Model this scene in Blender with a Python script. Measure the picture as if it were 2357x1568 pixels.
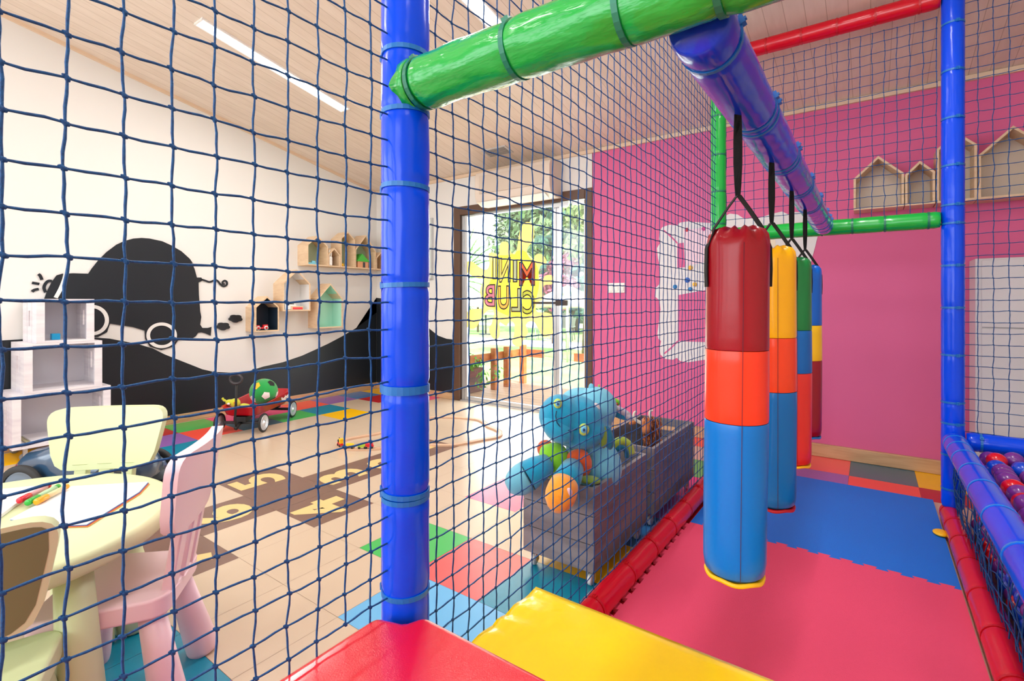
import bpy, math, random
import numpy as np
from mathutils import Vector, Matrix
PI = math.pi
R = math.radians
random.seed(7)
for _o in list(bpy.data.objects): bpy.data.objects.remove(_o)
SC = bpy.context.scene
COL = SC.collection

# ------------------------------------------------------------------ camera
FPX, CXP, HYP, CH = 1151.0, 1178.5, 695.0, 1.05      # focal length in pixels, principal x, horizon y, eye height
TH = math.atan((2003 - CXP) / FPX)
CT, ST = math.cos(TH), math.sin(TH)
cam_d = bpy.data.cameras.new('camera'); cam = bpy.data.objects.new('camera', cam_d); COL.objects.link(cam)
cam.location = (0, 0, CH); cam.rotation_euler = (PI / 2, 0, TH)
cam_d.sensor_width = 36; cam_d.lens = FPX / 2357 * 36; cam_d.shift_y = -(784 - HYP) / 2357
cam_d.clip_start = 0.02; cam_d.clip_end = 200
SC.camera = cam

# ------------------------------------------------------------------ light and exposure
SC.view_settings.view_transform = 'Standard'; SC.view_settings.look = 'None'
SC.view_settings.gamma = 1.0; SC.view_settings.use_curve_mapping = False
SC.view_settings.exposure = -0.14
world = bpy.data.worlds.new('sky'); SC.world = world; world.use_nodes = True
_nt = world.node_tree; _bg = _nt.nodes['Background']
_bg.inputs[0].default_value = (0.90, 0.95, 1.0, 1); _bg.inputs[1].default_value = 4.0
def lamp(name, kind, loc, rot, energy, color, size=None, size_y=None):
    l = bpy.data.lights.new(name, kind); l.energy = energy; l.color = color
    if kind == 'AREA':
        l.shape = 'RECTANGLE'; l.size = size; l.size_y = size_y or size
    o = bpy.data.objects.new(name, l); COL.objects.link(o); o.location = loc; o.rotation_euler = rot
    return o
sun = lamp('sun', 'SUN', (3, 0, 8), (0, 0, 0), 12.0, (1.0, 0.95, 0.87)); sun.data.angle = R(1.0)
sun.rotation_euler = Vector((-0.75, 0.30, -0.85)).to_track_quat('-Z', 'Y').to_euler()
# daylight entering by the big window openings behind the camera and by the glass door
lamp('daylight_rear_window', 'AREA', (-1.6, -2.96, 1.75), (R(90), 0, 0), 78, (0.93, 0.97, 1.0), 5.4, 1.9)
lamp('daylight_side_window', 'AREA', (-4.84, -1.6, 1.75), (R(90), 0, R(-90)), 22, (0.93, 0.97, 1.0), 2.2, 1.7)
lamp('daylight_glass_door', 'AREA', (-2.8, 4.16, 1.05), (R(-90), 0, 0), 46, (0.96, 0.98, 1.0), 1.35, 1.9)
try:
    SC.cycles.max_bounces = 7; SC.cycles.diffuse_bounces = 4; SC.cycles.glossy_bounces = 3
    SC.cycles.transparent_max_bounces = 12; SC.cycles.transmission_bounces = 4
    SC.cycles.use_denoising = True; SC.cycles.caustics_reflective = False; SC.cycles.caustics_refractive = False
    SC.cycles.sample_clamp_indirect = 6; SC.cycles.use_adaptive_sampling = True; SC.cycles.adaptive_threshold = 0.02
except Exception: pass

# ------------------------------------------------------------------ materials
def lin(c):
    return tuple(((x / 255) / 12.92 if x / 255 <= 0.04045 else ((x / 255 + 0.055) / 1.055) ** 2.4) for x in c) + (1,)
MATS = {}
def mat(name, col, rough=0.5, spec=0.5, metal=0.0, coat=0.0, bump=None, vary=None, sheen=0.0, emit=None):
    """bump=(noise scale, strength[, stretch xyz]); vary=(noise scale, second colour[, stretch])"""
    if name in MATS: return MATS[name]
    m = bpy.data.materials.new(name); m.use_nodes = True; nt = m.node_tree; b = nt.nodes['Principled BSDF']
    b.inputs['Base Color'].default_value = lin(col); b.inputs['Roughness'].default_value = rough
    b.inputs['Specular IOR Level'].default_value = spec; b.inputs['Metallic'].default_value = metal
    b.inputs['Coat Weight'].default_value = coat; b.inputs['Coat Roughness'].default_value = 0.08
    b.inputs['Sheen Weight'].default_value = sheen
    tc = None
    def tex(scale, stretch, detail=4):
        nonlocal tc
        if tc is None: tc = nt.nodes.new('ShaderNodeTexCoord')
        mp = nt.nodes.new('ShaderNodeMapping'); mp.inputs['Scale'].default_value = stretch
        nt.links.new(tc.outputs['Object'], mp.inputs['Vector'])
        n = nt.nodes.new('ShaderNodeTexNoise'); n.inputs['Scale'].default_value = scale; n.inputs['Detail'].default_value = detail
        nt.links.new(mp.outputs[0], n.inputs['Vector']); return n
    if vary:
        n = tex(vary[0], vary[2] if len(vary) > 2 else (1, 1, 1))
        rp = nt.nodes.new('ShaderNodeValToRGB'); rp.color_ramp.elements[0].position = 0.35; rp.color_ramp.elements[1].position = 0.68
        rp.color_ramp.elements[0].color = lin(col); rp.color_ramp.elements[1].color = lin(vary[1])
        nt.links.new(n.outputs['Fac'], rp.inputs[0]); nt.links.new(rp.outputs[0], b.inputs['Base Color'])
    if bump:
        n = tex(bump[0], bump[2] if len(bump) > 2 else (1, 1, 1))
        bp = nt.nodes.new('ShaderNodeBump'); bp.inputs['Strength'].default_value = bump[1]; bp.inputs['Distance'].default_value = 0.01
        nt.links.new(n.outputs['Fac'], bp.inputs['Height']); nt.links.new(bp.outputs[0], b.inputs['Normal'])
    if emit:
        b.inputs['Emission Color'].default_value = lin(emit[0]); b.inputs['Emission Strength'].default_value = emit[1]
    MATS[name] = m; return m
def planks(name, col, dark, axis, width, gap, rough=0.55, grain=(220, 200, 180), spec=0.4, stretch=None):
    """boards laid side by side along one axis, with a fine dark joint and streaky grain"""
    m = bpy.data.materials.new(name); m.use_nodes = True; nt = m.node_tree; b = nt.nodes['Principled BSDF']; N = nt.nodes.new; L = nt.links.new
    b.inputs['Roughness'].default_value = rough; b.inputs['Specular IOR Level'].default_value = spec
    tc = N('ShaderNodeTexCoord'); sp = N('ShaderNodeSeparateXYZ'); L(tc.outputs['Object'], sp.inputs[0])
    d = N('ShaderNodeMath'); d.operation = 'DIVIDE'; L(sp.outputs[axis], d.inputs[0]); d.inputs[1].default_value = width
    fr = N('ShaderNodeMath'); fr.operation = 'FRACT'; L(d.outputs[0], fr.inputs[0])
    fl = N('ShaderNodeMath'); fl.operation = 'FLOOR'; L(d.outputs[0], fl.inputs[0])
    lt = N('ShaderNodeMath'); lt.operation = 'LESS_THAN'; L(fr.outputs[0], lt.inputs[0]); lt.inputs[1].default_value = gap
    wn = N('ShaderNodeTexWhiteNoise'); wn.noise_dimensions = '1D'; L(fl.outputs[0], wn.inputs['W'])
    mp = N('ShaderNodeMapping'); L(tc.outputs['Object'], mp.inputs['Vector']); mp.inputs['Scale'].default_value = stretch or ((22, 1.2, 22) if axis == 0 else (1.2, 22, 22))
    nz = N('ShaderNodeTexNoise'); nz.inputs['Scale'].default_value = 2.0; nz.inputs['Detail'].default_value = 5; L(mp.outputs[0], nz.inputs['Vector'])
    ad = N('ShaderNodeMath'); ad.operation = 'MULTIPLY_ADD'; L(wn.outputs['Value'], ad.inputs[0]); ad.inputs[1].default_value = 0.35; L(nz.outputs['Fac'], ad.inputs[2])
    rp = N('ShaderNodeValToRGB'); rp.color_ramp.elements[0].position = 0.35; rp.color_ramp.elements[1].position = 0.95
    rp.color_ramp.elements[0].color = lin(col); rp.color_ramp.elements[1].color = lin(grain); L(ad.outputs[0], rp.inputs[0])
    mx = N('ShaderNodeMix'); mx.data_type = 'RGBA'; L(lt.outputs[0], mx.inputs[0]); L(rp.outputs[0], mx.inputs[6]); mx.inputs[7].default_value = lin(dark)
    L(mx.outputs[2], b.inputs['Base Color']); MATS[name] = m; return m

white_wall = mat('white_wall_paint', (228, 227, 224), 0.7, 0.3, bump=(160, 0.04))
pink_wall = mat('pink_wall_paint', (218, 102, 150), 0.6, 0.3, bump=(160, 0.04))
black_paint = mat('black_wall_paint', (28, 34, 40), 0.4, 0.4, bump=(160, 0.04))
ceiling_wood = planks('whitewashed_ceiling_boards', (228, 214, 200), (184, 166, 148), 0, 0.094, 0.035, 0.5, (216, 200, 184), stretch=(16, 0.8, 16))
oak = mat('oak_trim', (206, 168, 128), 0.45, 0.4, vary=(3, (190, 150, 110), (2, 2, 20)))
ply = mat('birch_plywood', (228, 200, 166), 0.5, 0.4, vary=(4, (218, 186, 150), (3, 3, 14)))
brown_al = mat('brown_door_frame', (92, 66, 50), 0.42, 0.5)
silver = mat('brushed_aluminium', (206, 208, 212), 0.3, 0.5, metal=0.75)
chrome = mat('chrome', (235, 235, 238), 0.12, 0.5, metal=1.0)
white_pl = mat('white_plastic', (240, 239, 235), 0.35)
dark_pl = mat('dark_grey_plastic', (58, 60, 64), 0.4)
black_pl = mat('black_rubber', (24, 24, 26), 0.55)
black_web = mat('black_webbing', (18, 18, 20), 0.75, 0.3, bump=(900, 0.4))
net_mat = mat('blue_braided_rope', (0, 88, 152), 0.5, 0.4, bump=(1400, 0.4), vary=(260, (0, 64, 122)))
def vinyl(n, c, s=0.12, sc=9, st=(1, 1, 1), rough=0.24, spec=0.4, coat=0.25): return mat(n, c, rough, spec, coat=coat, bump=(sc, s, st))
v_blue = vinyl('blue_vinyl', (0, 74, 236), 0.16, 7, rough=0.2, spec=0.28, coat=0.08); v_blue2 = vinyl('blue_vinyl_dull', (6, 60, 205), 0.1, rough=0.3)
v_green = vinyl('green_vinyl', (14, 166, 60), 1.0, 17, (0.5, 1.2, 1.7), rough=0.22, coat=0.5); v_green2 = vinyl('green_vinyl_smooth', (20, 178, 66))
v_red = vinyl('red_vinyl', (206, 8, 34), 0.1); v_yellow = vinyl('yellow_vinyl', (255, 214, 0), 0.35, 9, rough=0.2, coat=0.5)
tie_blue = mat('blue_nylon_tie', (14, 110, 190), 0.35); tie_green = mat('green_nylon_tie', (20, 120, 92), 0.35); tie_red = mat('red_nylon_tie', (190, 14, 30), 0.35)
pad_red = mat('red_grained_vinyl', (216, 10, 40), 0.22, 0.5, coat=0.35, bump=(420, 0.12))
mat_pink = mat('pink_foam_mat', (246, 80, 120), 0.6, 0.4, bump=(520, 0.5)); mat_blue = mat('blue_foam_mat', (0, 120, 232), 0.6, 0.4, bump=(520, 0.5))
fl = lambda n, c: mat('floor_' + n, c, 0.27, 0.6, bump=(300, 0.03))
F = dict(beige=fl('beige', (204, 182, 158)), brown=fl('brown', (120, 90, 78)), red=fl('red', (186, 28, 40)), orange=fl('orange', (250, 84, 66)),
         green=fl('green', (66, 182, 88)), purple=fl('purple', (146, 98, 176)), teal=fl('teal', (0, 134, 166)), yellow=fl('yellow', (250, 192, 0)),
         blue=fl('blue', (52, 120, 184)), sky=fl('sky_blue', (104, 178, 226)), pink=fl('pink', (232, 66, 132)), rose=fl('rose', (246, 92, 92)), slate=fl('slate', (66, 106, 124)))
digit_mat = mat('floor_digit_cream', (222, 194, 130), 0.34)
lime_pl = mat('pale_lime_plastic', (206, 216, 170), 0.38); lime_in = mat('lime_plastic_panel', (196, 214, 150), 0.45)
pink_pl = mat('pale_pink_plastic', (240, 206, 214), 0.36)
paper = mat('white_paper', (244, 244, 248), 0.6)
grey_wood = mat('grey_weathered_wood', (142, 136, 138), 0.6, 0.3, vary=(2.2, (98, 88, 92), (1, 1, 5)), bump=(60, 0.15, (1, 1, 6)))
white_wood = mat('white_painted_wood', (236, 232, 236), 0.5, 0.4, vary=(3, (218, 212, 220), (1, 1, 10)))
deck_wood = planks('deck_boards', (196, 158, 128), (96, 74, 60), 1, 0.12, 0.06, 0.5, (176, 140, 112))
fence_wood = mat('fence_timber', (196, 120, 62), 0.6, vary=(4, (170, 98, 48), (3, 3, 12)))
lawn = mat('lawn', (138, 182, 104), 0.9, 0.1, vary=(1.5, (160, 200, 124)), bump=(90, 0.6))
path_m = mat('pale_path', (222, 214, 204), 0.85)
glass = bpy.data.materials.new('clear_glass'); glass.use_nodes = True
_n = glass.node_tree; _n.nodes.clear(); _o = _n.nodes.new('ShaderNodeOutputMaterial'); _m = _n.nodes.new('ShaderNodeMixShader')
_t = _n.nodes.new('ShaderNodeBsdfTransparent'); _g = _n.nodes.new('ShaderNodeBsdfGlossy'); _g.inputs['Roughness'].default_value = 0.02
_t.inputs[0].default_value = (0.96, 0.98, 0.98, 1); _m.inputs[0].default_value = 0.07
_n.links.new(_t.outputs[0], _m.inputs[1]); _n.links.new(_g.outputs[0], _m.inputs[2]); _n.links.new(_m.outputs[0], _o.inputs[0])
def film(name, c, clear=0.25):
    m = bpy.data.materials.new(name); m.use_nodes = True; n = m.node_tree; n.nodes.clear(); o = n.nodes.new('ShaderNodeOutputMaterial')
    a = n.nodes.new('ShaderNodeBsdfTranslucent'); a.inputs[0].default_value = lin(c); t = n.nodes.new('ShaderNodeBsdfTransparent'); t.inputs[0].default_value = lin(c)
    d = n.nodes.new('ShaderNodeBsdfDiffuse'); d.inputs[0].default_value = lin(c)
    x = n.nodes.new('ShaderNodeMixShader'); x.inputs[0].default_value = 0.35; n.links.new(a.outputs[0], x.inputs[1]); n.links.new(d.outputs[0], x.inputs[2])
    y = n.nodes.new('ShaderNodeMixShader'); y.inputs[0].default_value = clear; n.links.new(x.outputs[0], y.inputs[1]); n.links.new(t.outputs[0], y.inputs[2])
    n.links.new(y.outputs[0], o.inputs[0]); return m

# ------------------------------------------------------------------ mesh helpers
class MB:
    def __init__(s): s.v = []; s.f = []; s.m = []; s.s = []
    def add(s, vs, fs, mi=0, smooth=False, M=None):
        k = len(s.v)
        s.v += [tuple(M @ Vector(v)) for v in vs] if M is not None else [tuple(v) for v in vs]
        for f in fs: s.f.append([i + k for i in f]); s.m.append(mi); s.s.append(smooth)
        return s
    def box(s, x0, x1, y0, y1, z0, z1, mi=0, M=None):
        return s.add([(x0, y0, z0), (x1, y0, z0), (x1, y1, z0), (x0, y1, z0), (x0, y0, z1), (x1, y0, z1), (x1, y1, z1), (x0, y1, z1)],
                     [(0, 3, 2, 1), (4, 5, 6, 7), (0, 1, 5, 4), (1, 2, 6, 5), (2, 3, 7, 6), (3, 0, 4, 7)], mi, False, M)
    def tube(s, pts, r, n=12, mi=0, closed=False, caps=True, flat=None):
        """round (or, with flat=(wide, thick), ribbon-like) tube along points"""
        P = [Vector(p) for p in pts]; N = len(P); rr = r if isinstance(r, (list, tuple)) else [r] * N
        T = []
        for i in range(N):
            a = P[(i - 1) % N] if (closed or i) else P[0]; b = P[(i + 1) % N] if (closed or i < N - 1) else P[-1]
            T.append((b - a).normalized())
        up = Vector((0, 0, 1)) if abs(T[0].z) < 0.9 else Vector((1, 0, 0))
        u = T[0].cross(up).normalized(); vs = []
        for i in range(N):
            u = (u - T[i] * u.dot(T[i])).normalized(); w = T[i].cross(u)
            for j in range(n):
                a = 2 * PI * j / n; ca, sa = math.cos(a), math.sin(a)
                vs.append(P[i] + u * (ca * rr[i]) + w * (sa * rr[i]) if flat is None else P[i] + u * (ca * flat[0]) + w * (sa * flat[1]))
        fs = []
        for i in range(N if closed else N - 1):
            k, l = i * n, ((i + 1) % N) * n
            for j in range(n): fs.append((k + j, k + (j + 1) % n, l + (j + 1) % n, l + j))
        if caps and not closed: fs += [list(range(n))[::-1], list(range((N - 1) * n, N * n))]
        return s.add(vs, fs, mi, True)
    def lathe(s, prof, n=32, mi=0, M=None, fn=None, closed_top=True, closed_bot=True, mis=None):
        vs = []; fs = []
        for (r, z) in prof:
            for j in range(n):
                a = 2 * PI * j / n; p = (r * math.cos(a), r * math.sin(a), z)
                vs.append(fn(p, a, z, r) if fn else p)
        k = len(prof)
        for i in range(k - 1):
            for j in range(n): fs.append((i * n + j, i * n + (j + 1) % n, (i + 1) * n + (j + 1) % n, (i + 1) * n + j))
        if closed_bot: fs.append(list(range(n))[::-1])
        if closed_top: fs.append(list(range((k - 1) * n, k * n)))
        return s.add(vs, fs, mi, True, M)
    def ball(s, c, r, n=16, mi=0, M=None):
        r = r if isinstance(r, (tuple, list)) else (r, r, r); h = n // 2; vs = [(0, 0, -1)]; fs = []
        for i in range(1, h):
            b = -PI / 2 + PI * i / h
            for j in range(n): a = 2 * PI * j / n; vs.append((math.cos(b) * math.cos(a), math.cos(b) * math.sin(a), math.sin(b)))
        vs.append((0, 0, 1)); top = len(vs) - 1
        for j in range(n):
            fs.append((0, 1 + (j + 1) % n, 1 + j)); fs.append((top, top - n + j, top - n + (j + 1) % n))
        for i in range(h - 2):
            for j in range(n): a = 1 + i * n; fs.append((a + j, a + (j + 1) % n, a + n + (j + 1) % n, a + n + j))
        T = Matrix.Translation(Vector(c)) @ (M if M is not None else Matrix()) @ Matrix.Diagonal((r[0], r[1], r[2], 1))
        return s.add(vs, fs, mi, True, T)
    def prism(s, poly, t0, t1, fn, mi=0, smooth=False):
        """2D polygon pushed from t0 to t1; fn(u, v, t) gives the point"""
        n = len(poly); vs = [fn(u, v, t0) for u, v in poly] + [fn(u, v, t1) for u, v in poly]
        fs = [list(range(n))[::-1], list(range(n, 2 * n))] + [(i, (i + 1) % n, n + (i + 1) % n, n + i) for i in range(n)]
        return s.add(vs, fs, mi, smooth)
    def sweep(s, path, prof, closed=False, mi=0):
        """open or closed path in a level plane; prof = [(sideways, up)]"""
        P = [Vector(p) for p in path]; N = len(P); n = len(prof); vs = []; fs = []
        for i in range(N):
            a = P[(i - 1) % N] if (closed or i) else P[0]; b = P[(i + 1) % N] if (closed or i < N - 1) else P[-1]
            t = (b - a); t.z = 0; t.normalize(); sd = Vector((t.y, -t.x, 0))
            vs += [P[i] + sd * u + Vector((0, 0, w)) for u, w in prof]
        for i in range(N if closed else N - 1):
            k, l = i * n, ((i + 1) % N) * n
            for j in range(n): fs.append((k + j, k + (j + 1) % n, l + (j + 1) % n, l + j))
        if not closed: fs += [list(range(n))[::-1], list(range((N - 1) * n, N * n))]
        return s.add(vs, fs, mi, False)
    def build(s, name, mats, parent=None, world=True, bevel=0, subd=0, remesh=0, seg=2):
        me = bpy.data.meshes.new(name); mats = mats if isinstance(mats, (list, tuple)) else [mats]
        vs = s.v
        if parent is not None and world:
            p = parent; Mi = Matrix()
            while p is not None: Mi = p.matrix_basis @ Mi; p = p.parent
            Mi = Mi.inverted(); vs = [tuple(Mi @ Vector(v)) for v in s.v]
        me.from_pydata(vs, [], s.f)
        for m in mats: me.materials.append(m)
        me.polygons.foreach_set('material_index', s.m); me.polygons.foreach_set('use_smooth', s.s)
        me.update(); o = bpy.data.objects.new(name, me); COL.objects.link(o)
        if parent is not None: o.parent = parent
        if remesh:
            r = o.modifiers.new('r', 'REMESH'); r.mode = 'VOXEL'; r.voxel_size = remesh; r.use_smooth_shade = True
            q = o.modifiers.new('s', 'SMOOTH'); q.iterations = 6; q.factor = 0.5
        if bevel:
            b = o.modifiers.new('b', 'BEVEL'); b.width = bevel; b.segments = seg; b.limit_method = 'ANGLE'; b.angle_limit = R(40)
            if seg > 1:
                me.polygons.foreach_set('use_smooth', [True] * len(me.polygons)); b.harden_normals = True
        if subd:
            q = o.modifiers.new('u', 'SUBSURF'); q.levels = subd; q.render_levels = subd
        return o
def thing(name, label, cat, loc=(0, 0, 0), rz=0, group=None):
    o = bpy.data.objects.new(name, None); COL.objects.link(o); o.location = loc; o.rotation_euler = (0, 0, rz); o.empty_display_size = 0.05
    o['label'] = label; o['category'] = cat
    if group: o['group'] = group
    return o
def tag(o, label, cat, group=None, kind=None):
    o['label'] = label; o['category'] = cat
    if group: o['group'] = group
    if kind: o['kind'] = kind
    return o
def struct(o, kind='structure'): o['kind'] = kind; return o
def base(o):
    """move a single-mesh thing's origin to the middle of its foot"""
    me = o.data; n = len(me.vertices); co = np.empty(n * 3); me.vertices.foreach_get('co', co); co = co.reshape(-1, 3)
    c = np.array([(co[:, 0].min() + co[:, 0].max()) / 2, (co[:, 1].min() + co[:, 1].max()) / 2, co[:, 2].min()])
    me.vertices.foreach_set('co', (co - c).ravel()); o.location = tuple(c); return o
def copy_tree(o, parent=None):
    c = o.copy(); COL.objects.link(c); c.parent = parent
    for ch in [x for x in bpy.data.objects if x.parent == o]: copy_tree(ch, c)
    return c
def at(px, py, d):
    """world point seen at a photo position at a measured depth"""
    r = (px - CXP) / FPX * d
    return Vector((CT * r - ST * d, ST * r + CT * d, CH - (py - HYP) / FPX * d))
def onX(px, py, X): k = (px - CXP) / FPX; return at(px, py, X / (CT * k - ST))
def onY(px, py, Y): k = (px - CXP) / FPX; return at(px, py, Y / (ST * k + CT))
def onZ(px, py, z): return at(px, py, (CH - z) * FPX / (py - HYP))
def rot(ax, deg): return Matrix.Rotation(R(deg), 4, ax)
def smooth_path(P, n=6, closed=False):
    P = [Vector(p) for p in P]; N = len(P); out = []
    for i in range(N if closed else N - 1):
        g = (lambda j: P[j % N]) if closed else (lambda j: P[max(0, min(N - 1, j))])
        a, b, c, d = g(i - 1), g(i), g(i + 1), g(i + 2)
        for k in range(n):
            t = k / n; out.append(0.5 * ((2 * b) + (c - a) * t + (2 * a - 5 * b + 4 * c - d) * t * t + (3 * b - a - 3 * c + d) * t ** 3))
    if not closed: out.append(P[-1])
    return out

# ================================================================== THE ROOM
XL, XR, YB, YF = -4.90, 3.0, 4.0, -3.0
def cz(y): return 2.39 + (YB - y) * 0.205
# floor: vinyl tiles with coloured ones among the beige
XS = [-4.90, -4.86, -4.50, -4.155, -3.82, -3.44, -3.083, -2.757, -2.43, -2.104, -1.772, -1.442, -1.115, -0.80, -0.45, -0.104, 0.223, 0.56, 0.89, 1.22, 1.55, 1.88, 2.21, 2.54, 3.0]
YS = [YF, -2.42, -2.08, -1.74, -1.40, -1.06, -0.72, -0.38, -0.03, 0.32, 0.675, 1.015, 1.355, 1.70, 2.04, 2.385, 2.735, 3.075, 3.42, 3.74, 4.14]
tiles = {(1, 11): 'red', (2, 12): 'purple', (3, 12): 'teal', (1, 12): 'red', (1, 13): 'green', (2, 13): 'orange', (1, 10): 'yellow', (1, 9): 'pink', (1, 14): 'pink',
         (2, 14): 'slate', (1, 15): 'pink', (2, 15): 'green', (1, 16): 'orange', (2, 16): 'teal', (3, 16): 'yellow', (1, 17): 'purple', (1, 18): 'blue', (2, 18): 'red', (1, 19): 'yellow', (3, 19): 'pink',
         (10, 12): 'green', (11, 12): 'rose', (12, 12): 'teal', (11, 11): 'sky', (12, 11): 'sky', (12, 13): 'yellow', (12, 14): 'blue', (12, 15): 'purple', (12, 16): 'pink', (12, 17): 'green', (13, 16): 'slate', (13, 17): 'slate', (13, 11): 'red', (13, 12): 'red', (13, 15): 'red',  # rail-side tiles coloured dark for the shaded gap along the mats
         (10, 14): 'pink', (10, 19): 'yellow', (12, 19): 'orange', (13, 13): 'red', (13, 14): 'red', (10, 9): 'teal', (9, 9): 'teal', (10, 8): 'purple', (11, 9): 'purple',
         (14, 18): 'purple', (14, 19): 'rose', (15, 18): 'orange', (15, 19): 'slate', (16, 18): 'red', (16, 19): 'yellow', (13, 18): 'slate', (13, 19): 'pink', (17, 19): 'green', (17, 18): 'teal',
         (6, 12): 'brown', (7, 12): 'brown', (8, 12): 'brown', (7, 13): 'brown', (7, 14): 'brown', (7, 15): 'brown', (7, 11): 'brown', (6, 10): 'brown', (7, 10): 'brown', (8, 10): 'brown', (7, 9): 'brown'}
keys = list(F); fm = MB()
def ycut(i, j): return 3.64 if (j == 19 and i >= 13) else YS[j]
g = 0.0006
for i in range(len(XS) - 1):
    for j in range(len(YS) - 1):
        mi = keys.index(tiles.get((i, j), 'beige'))
        x0, x1, y0, y1 = XS[i] + g, XS[i + 1] - g, ycut(i, j) + g, (ycut(i, j + 1) if j + 1 < len(YS) - 1 else YS[-1]) - g
        fm.add([(x0, y0, 0), (x1, y0, 0), (x1, y1, 0), (x0, y1, 0)], [(0, 1, 2, 3)], mi)
fm.box(XL, XR, YF, 4.14, -0.08, -0.0012, len(keys))
floor = struct(fm.build('floor', [F[k] for k in keys] + [mat('tile_joint', (150, 124, 98), 0.7)]))
def text_obj(name, ch, m, parent, M, size=1.0, extrude=0.0, offset=0.0, line=0.0):
    cu = bpy.data.curves.new(name, 'FONT'); cu.body = ch; cu.size = size; cu.extrude = extrude; cu.offset = offset; cu.align_x = 'CENTER'; cu.align_y = 'CENTER'
    cu.resolution_u = 4
    if line: cu.fill_mode = 'NONE'; cu.bevel_depth = line; cu.bevel_resolution = 1; cu.extrude = 0
    cu.materials.append(m); o = bpy.data.objects.new(name, cu); COL.objects.link(o)
    me = bpy.data.meshes.new_from_object(o); bpy.data.objects.remove(o); o = bpy.data.objects.new(name, me); COL.objects.link(o)
    if parent is not None: o.parent = parent
    o.matrix_local = M; return o
for ch, i, j in (('5', 6, 12), ('4', 8, 12), ('3', 7, 13), ('2', 7, 14), ('1', 7, 15), ('6', 7, 11), ('8', 6, 10), ('7', 8, 10)):
    cx_, cy_ = (XS[i] + XS[i + 1]) / 2, (YS[j] + YS[j + 1]) / 2
    o = text_obj('painted_number', ch, digit_mat, floor, Matrix.Translation((cx_, cy_, 0.0004)) @ rot('Z', 180) @ Matrix.Diagonal((1.25, 1, 1, 1)), 0.35, 0.0002, 0.012)
    o['label'] = 'cream hopscotch number ' + ch + ' on a brown tile'
# walls
w = MB(); w.add([(XL, -2.7, 0), (XL, YB, 0), (XL, YB, cz(YB)), (XL, -2.7, cz(-2.7))], [(0, 1, 2, 3)])
wl = MB()
def wall_prism(m, pts, x0, x1, mi=0): m.prism(pts, x0, x1, lambda u, v, t: (t, u, v), mi)
wall_prism(wl, [(-0.5, 0), (YB, 0), (YB, cz(YB)), (-0.5, cz(-0.5))], XL - 0.12, XL)
wall_prism(wl, [(-2.7, 0), (-0.5, 0), (-0.5, 0.9), (-2.7, 0.9)], XL - 0.12, XL)
wall_prism(wl, [(-2.7, 2.6), (-0.5, 2.6), (-0.5, cz(-0.5)), (-2.7, cz(-2.7))], XL - 0.12, XL)
wall_prism(wl, [(YF, 0), (-2.7, 0), (-2.7, cz(-2.7)), (YF, cz(YF))], XL - 0.12, XL)
struct(wl.build('wall_left', white_wall))
wr = MB(); wall_prism(wr, [(YF, 0), (YB, 0), (YB, cz(YB)), (YF, cz(YF))], XR, XR + 0.12); struct(wr.build('wall_right', white_wall))
DX0, DX1, DZ = -3.63, -1.99, 2.06
PX0 = -1.995
wb = MB()
wb.box(XL - 0.12, DX0, YB, YB + 0.14, 0, cz(YB)); wb.box(DX0, DX1, YB, YB + 0.14, DZ, cz(YB))
wb.box(PX0, XR + 0.12, YB, YB + 0.14, 0, cz(YB), 1)
struct(wb.build('wall_back', [white_wall, pink_wall]))
wf = MB(); h = cz(YF)
wf.box(XL - 0.12, -4.3, YF - 0.12, YF, 0, h); wf.box(1.1, XR + 0.12, YF - 0.12, YF, 0, h); wf.box(-4.3, 1.1, YF - 0.12, YF, 0, 0.8); wf.box(-4.3, 1.1, YF - 0.12, YF, 2.7, h)
struct(wf.build('wall_front', white_wall))
m = MB()
for x in (-4.3, -2.5, -0.7, 1.04): m.box(x, x + 0.06, YF - 0.09, YF - 0.03, 0.8, 2.7)
m.box(-4.24, 1.04, YF - 0.09, YF - 0.03, 0.8, 0.86); m.box(-4.24, 1.04, YF - 0.09, YF - 0.03, 2.64, 2.7)
struct(m.build('window_1', brown_al))
m = MB()
for y in (-2.7, -1.63, -0.56): m.box(XL - 0.09, XL - 0.03, y, y + 0.06, 0.9, 2.6)
m.box(XL - 0.09, XL - 0.03, -2.64, -0.56, 0.9, 0.96); m.box(XL - 0.09, XL - 0.03, -2.64, -0.56, 2.54, 2.6)
struct(m.build('window_2', brown_al))
m = MB(); m.prism([(YF - 0.12, cz(YF - 0.12)), (YB + 0.5, cz(YB + 0.5)), (YB + 0.5, cz(YB + 0.5) + 0.14), (YF - 0.12, cz(YF - 0.12) + 0.14)], XL - 0.12, XR + 0.12, lambda u, v, t: (t, u, v))
struct(m.build('ceiling', ceiling_wood))
m = MB(); m.box(XL, DX0, YB - 0.014, YB, 0, 0.07); m.box(-1.985, XR, YB - 0.03, YB, 0, 0.085); struct(m.build('baseboard_back', oak, bevel=0.004, seg=1))
m = MB(); m.box(XL, XL + 0.014, -2.9, YB - 0.014, 0, 0.07); struct(m.build('baseboard_left', oak, bevel=0.004, seg=1))
m = MB(); m.box(XL + 0.02, XR, YB - 0.022, YB, cz(YB) - 0.03, cz(YB) + 0.002); struct(m.build('trim_back', mat('pale_ceiling_trim', (226, 200, 172), 0.5)))
m = MB(); m.prism([(YF, cz(YF) - 0.026), (YB, cz(YB) - 0.026), (YB, cz(YB)), (YF, cz(YF))], XL, XL + 0.02, lambda u, v, t: (t, u, v)); struct(m.build('trim_left', MATS['pale_ceiling_trim']))

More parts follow.
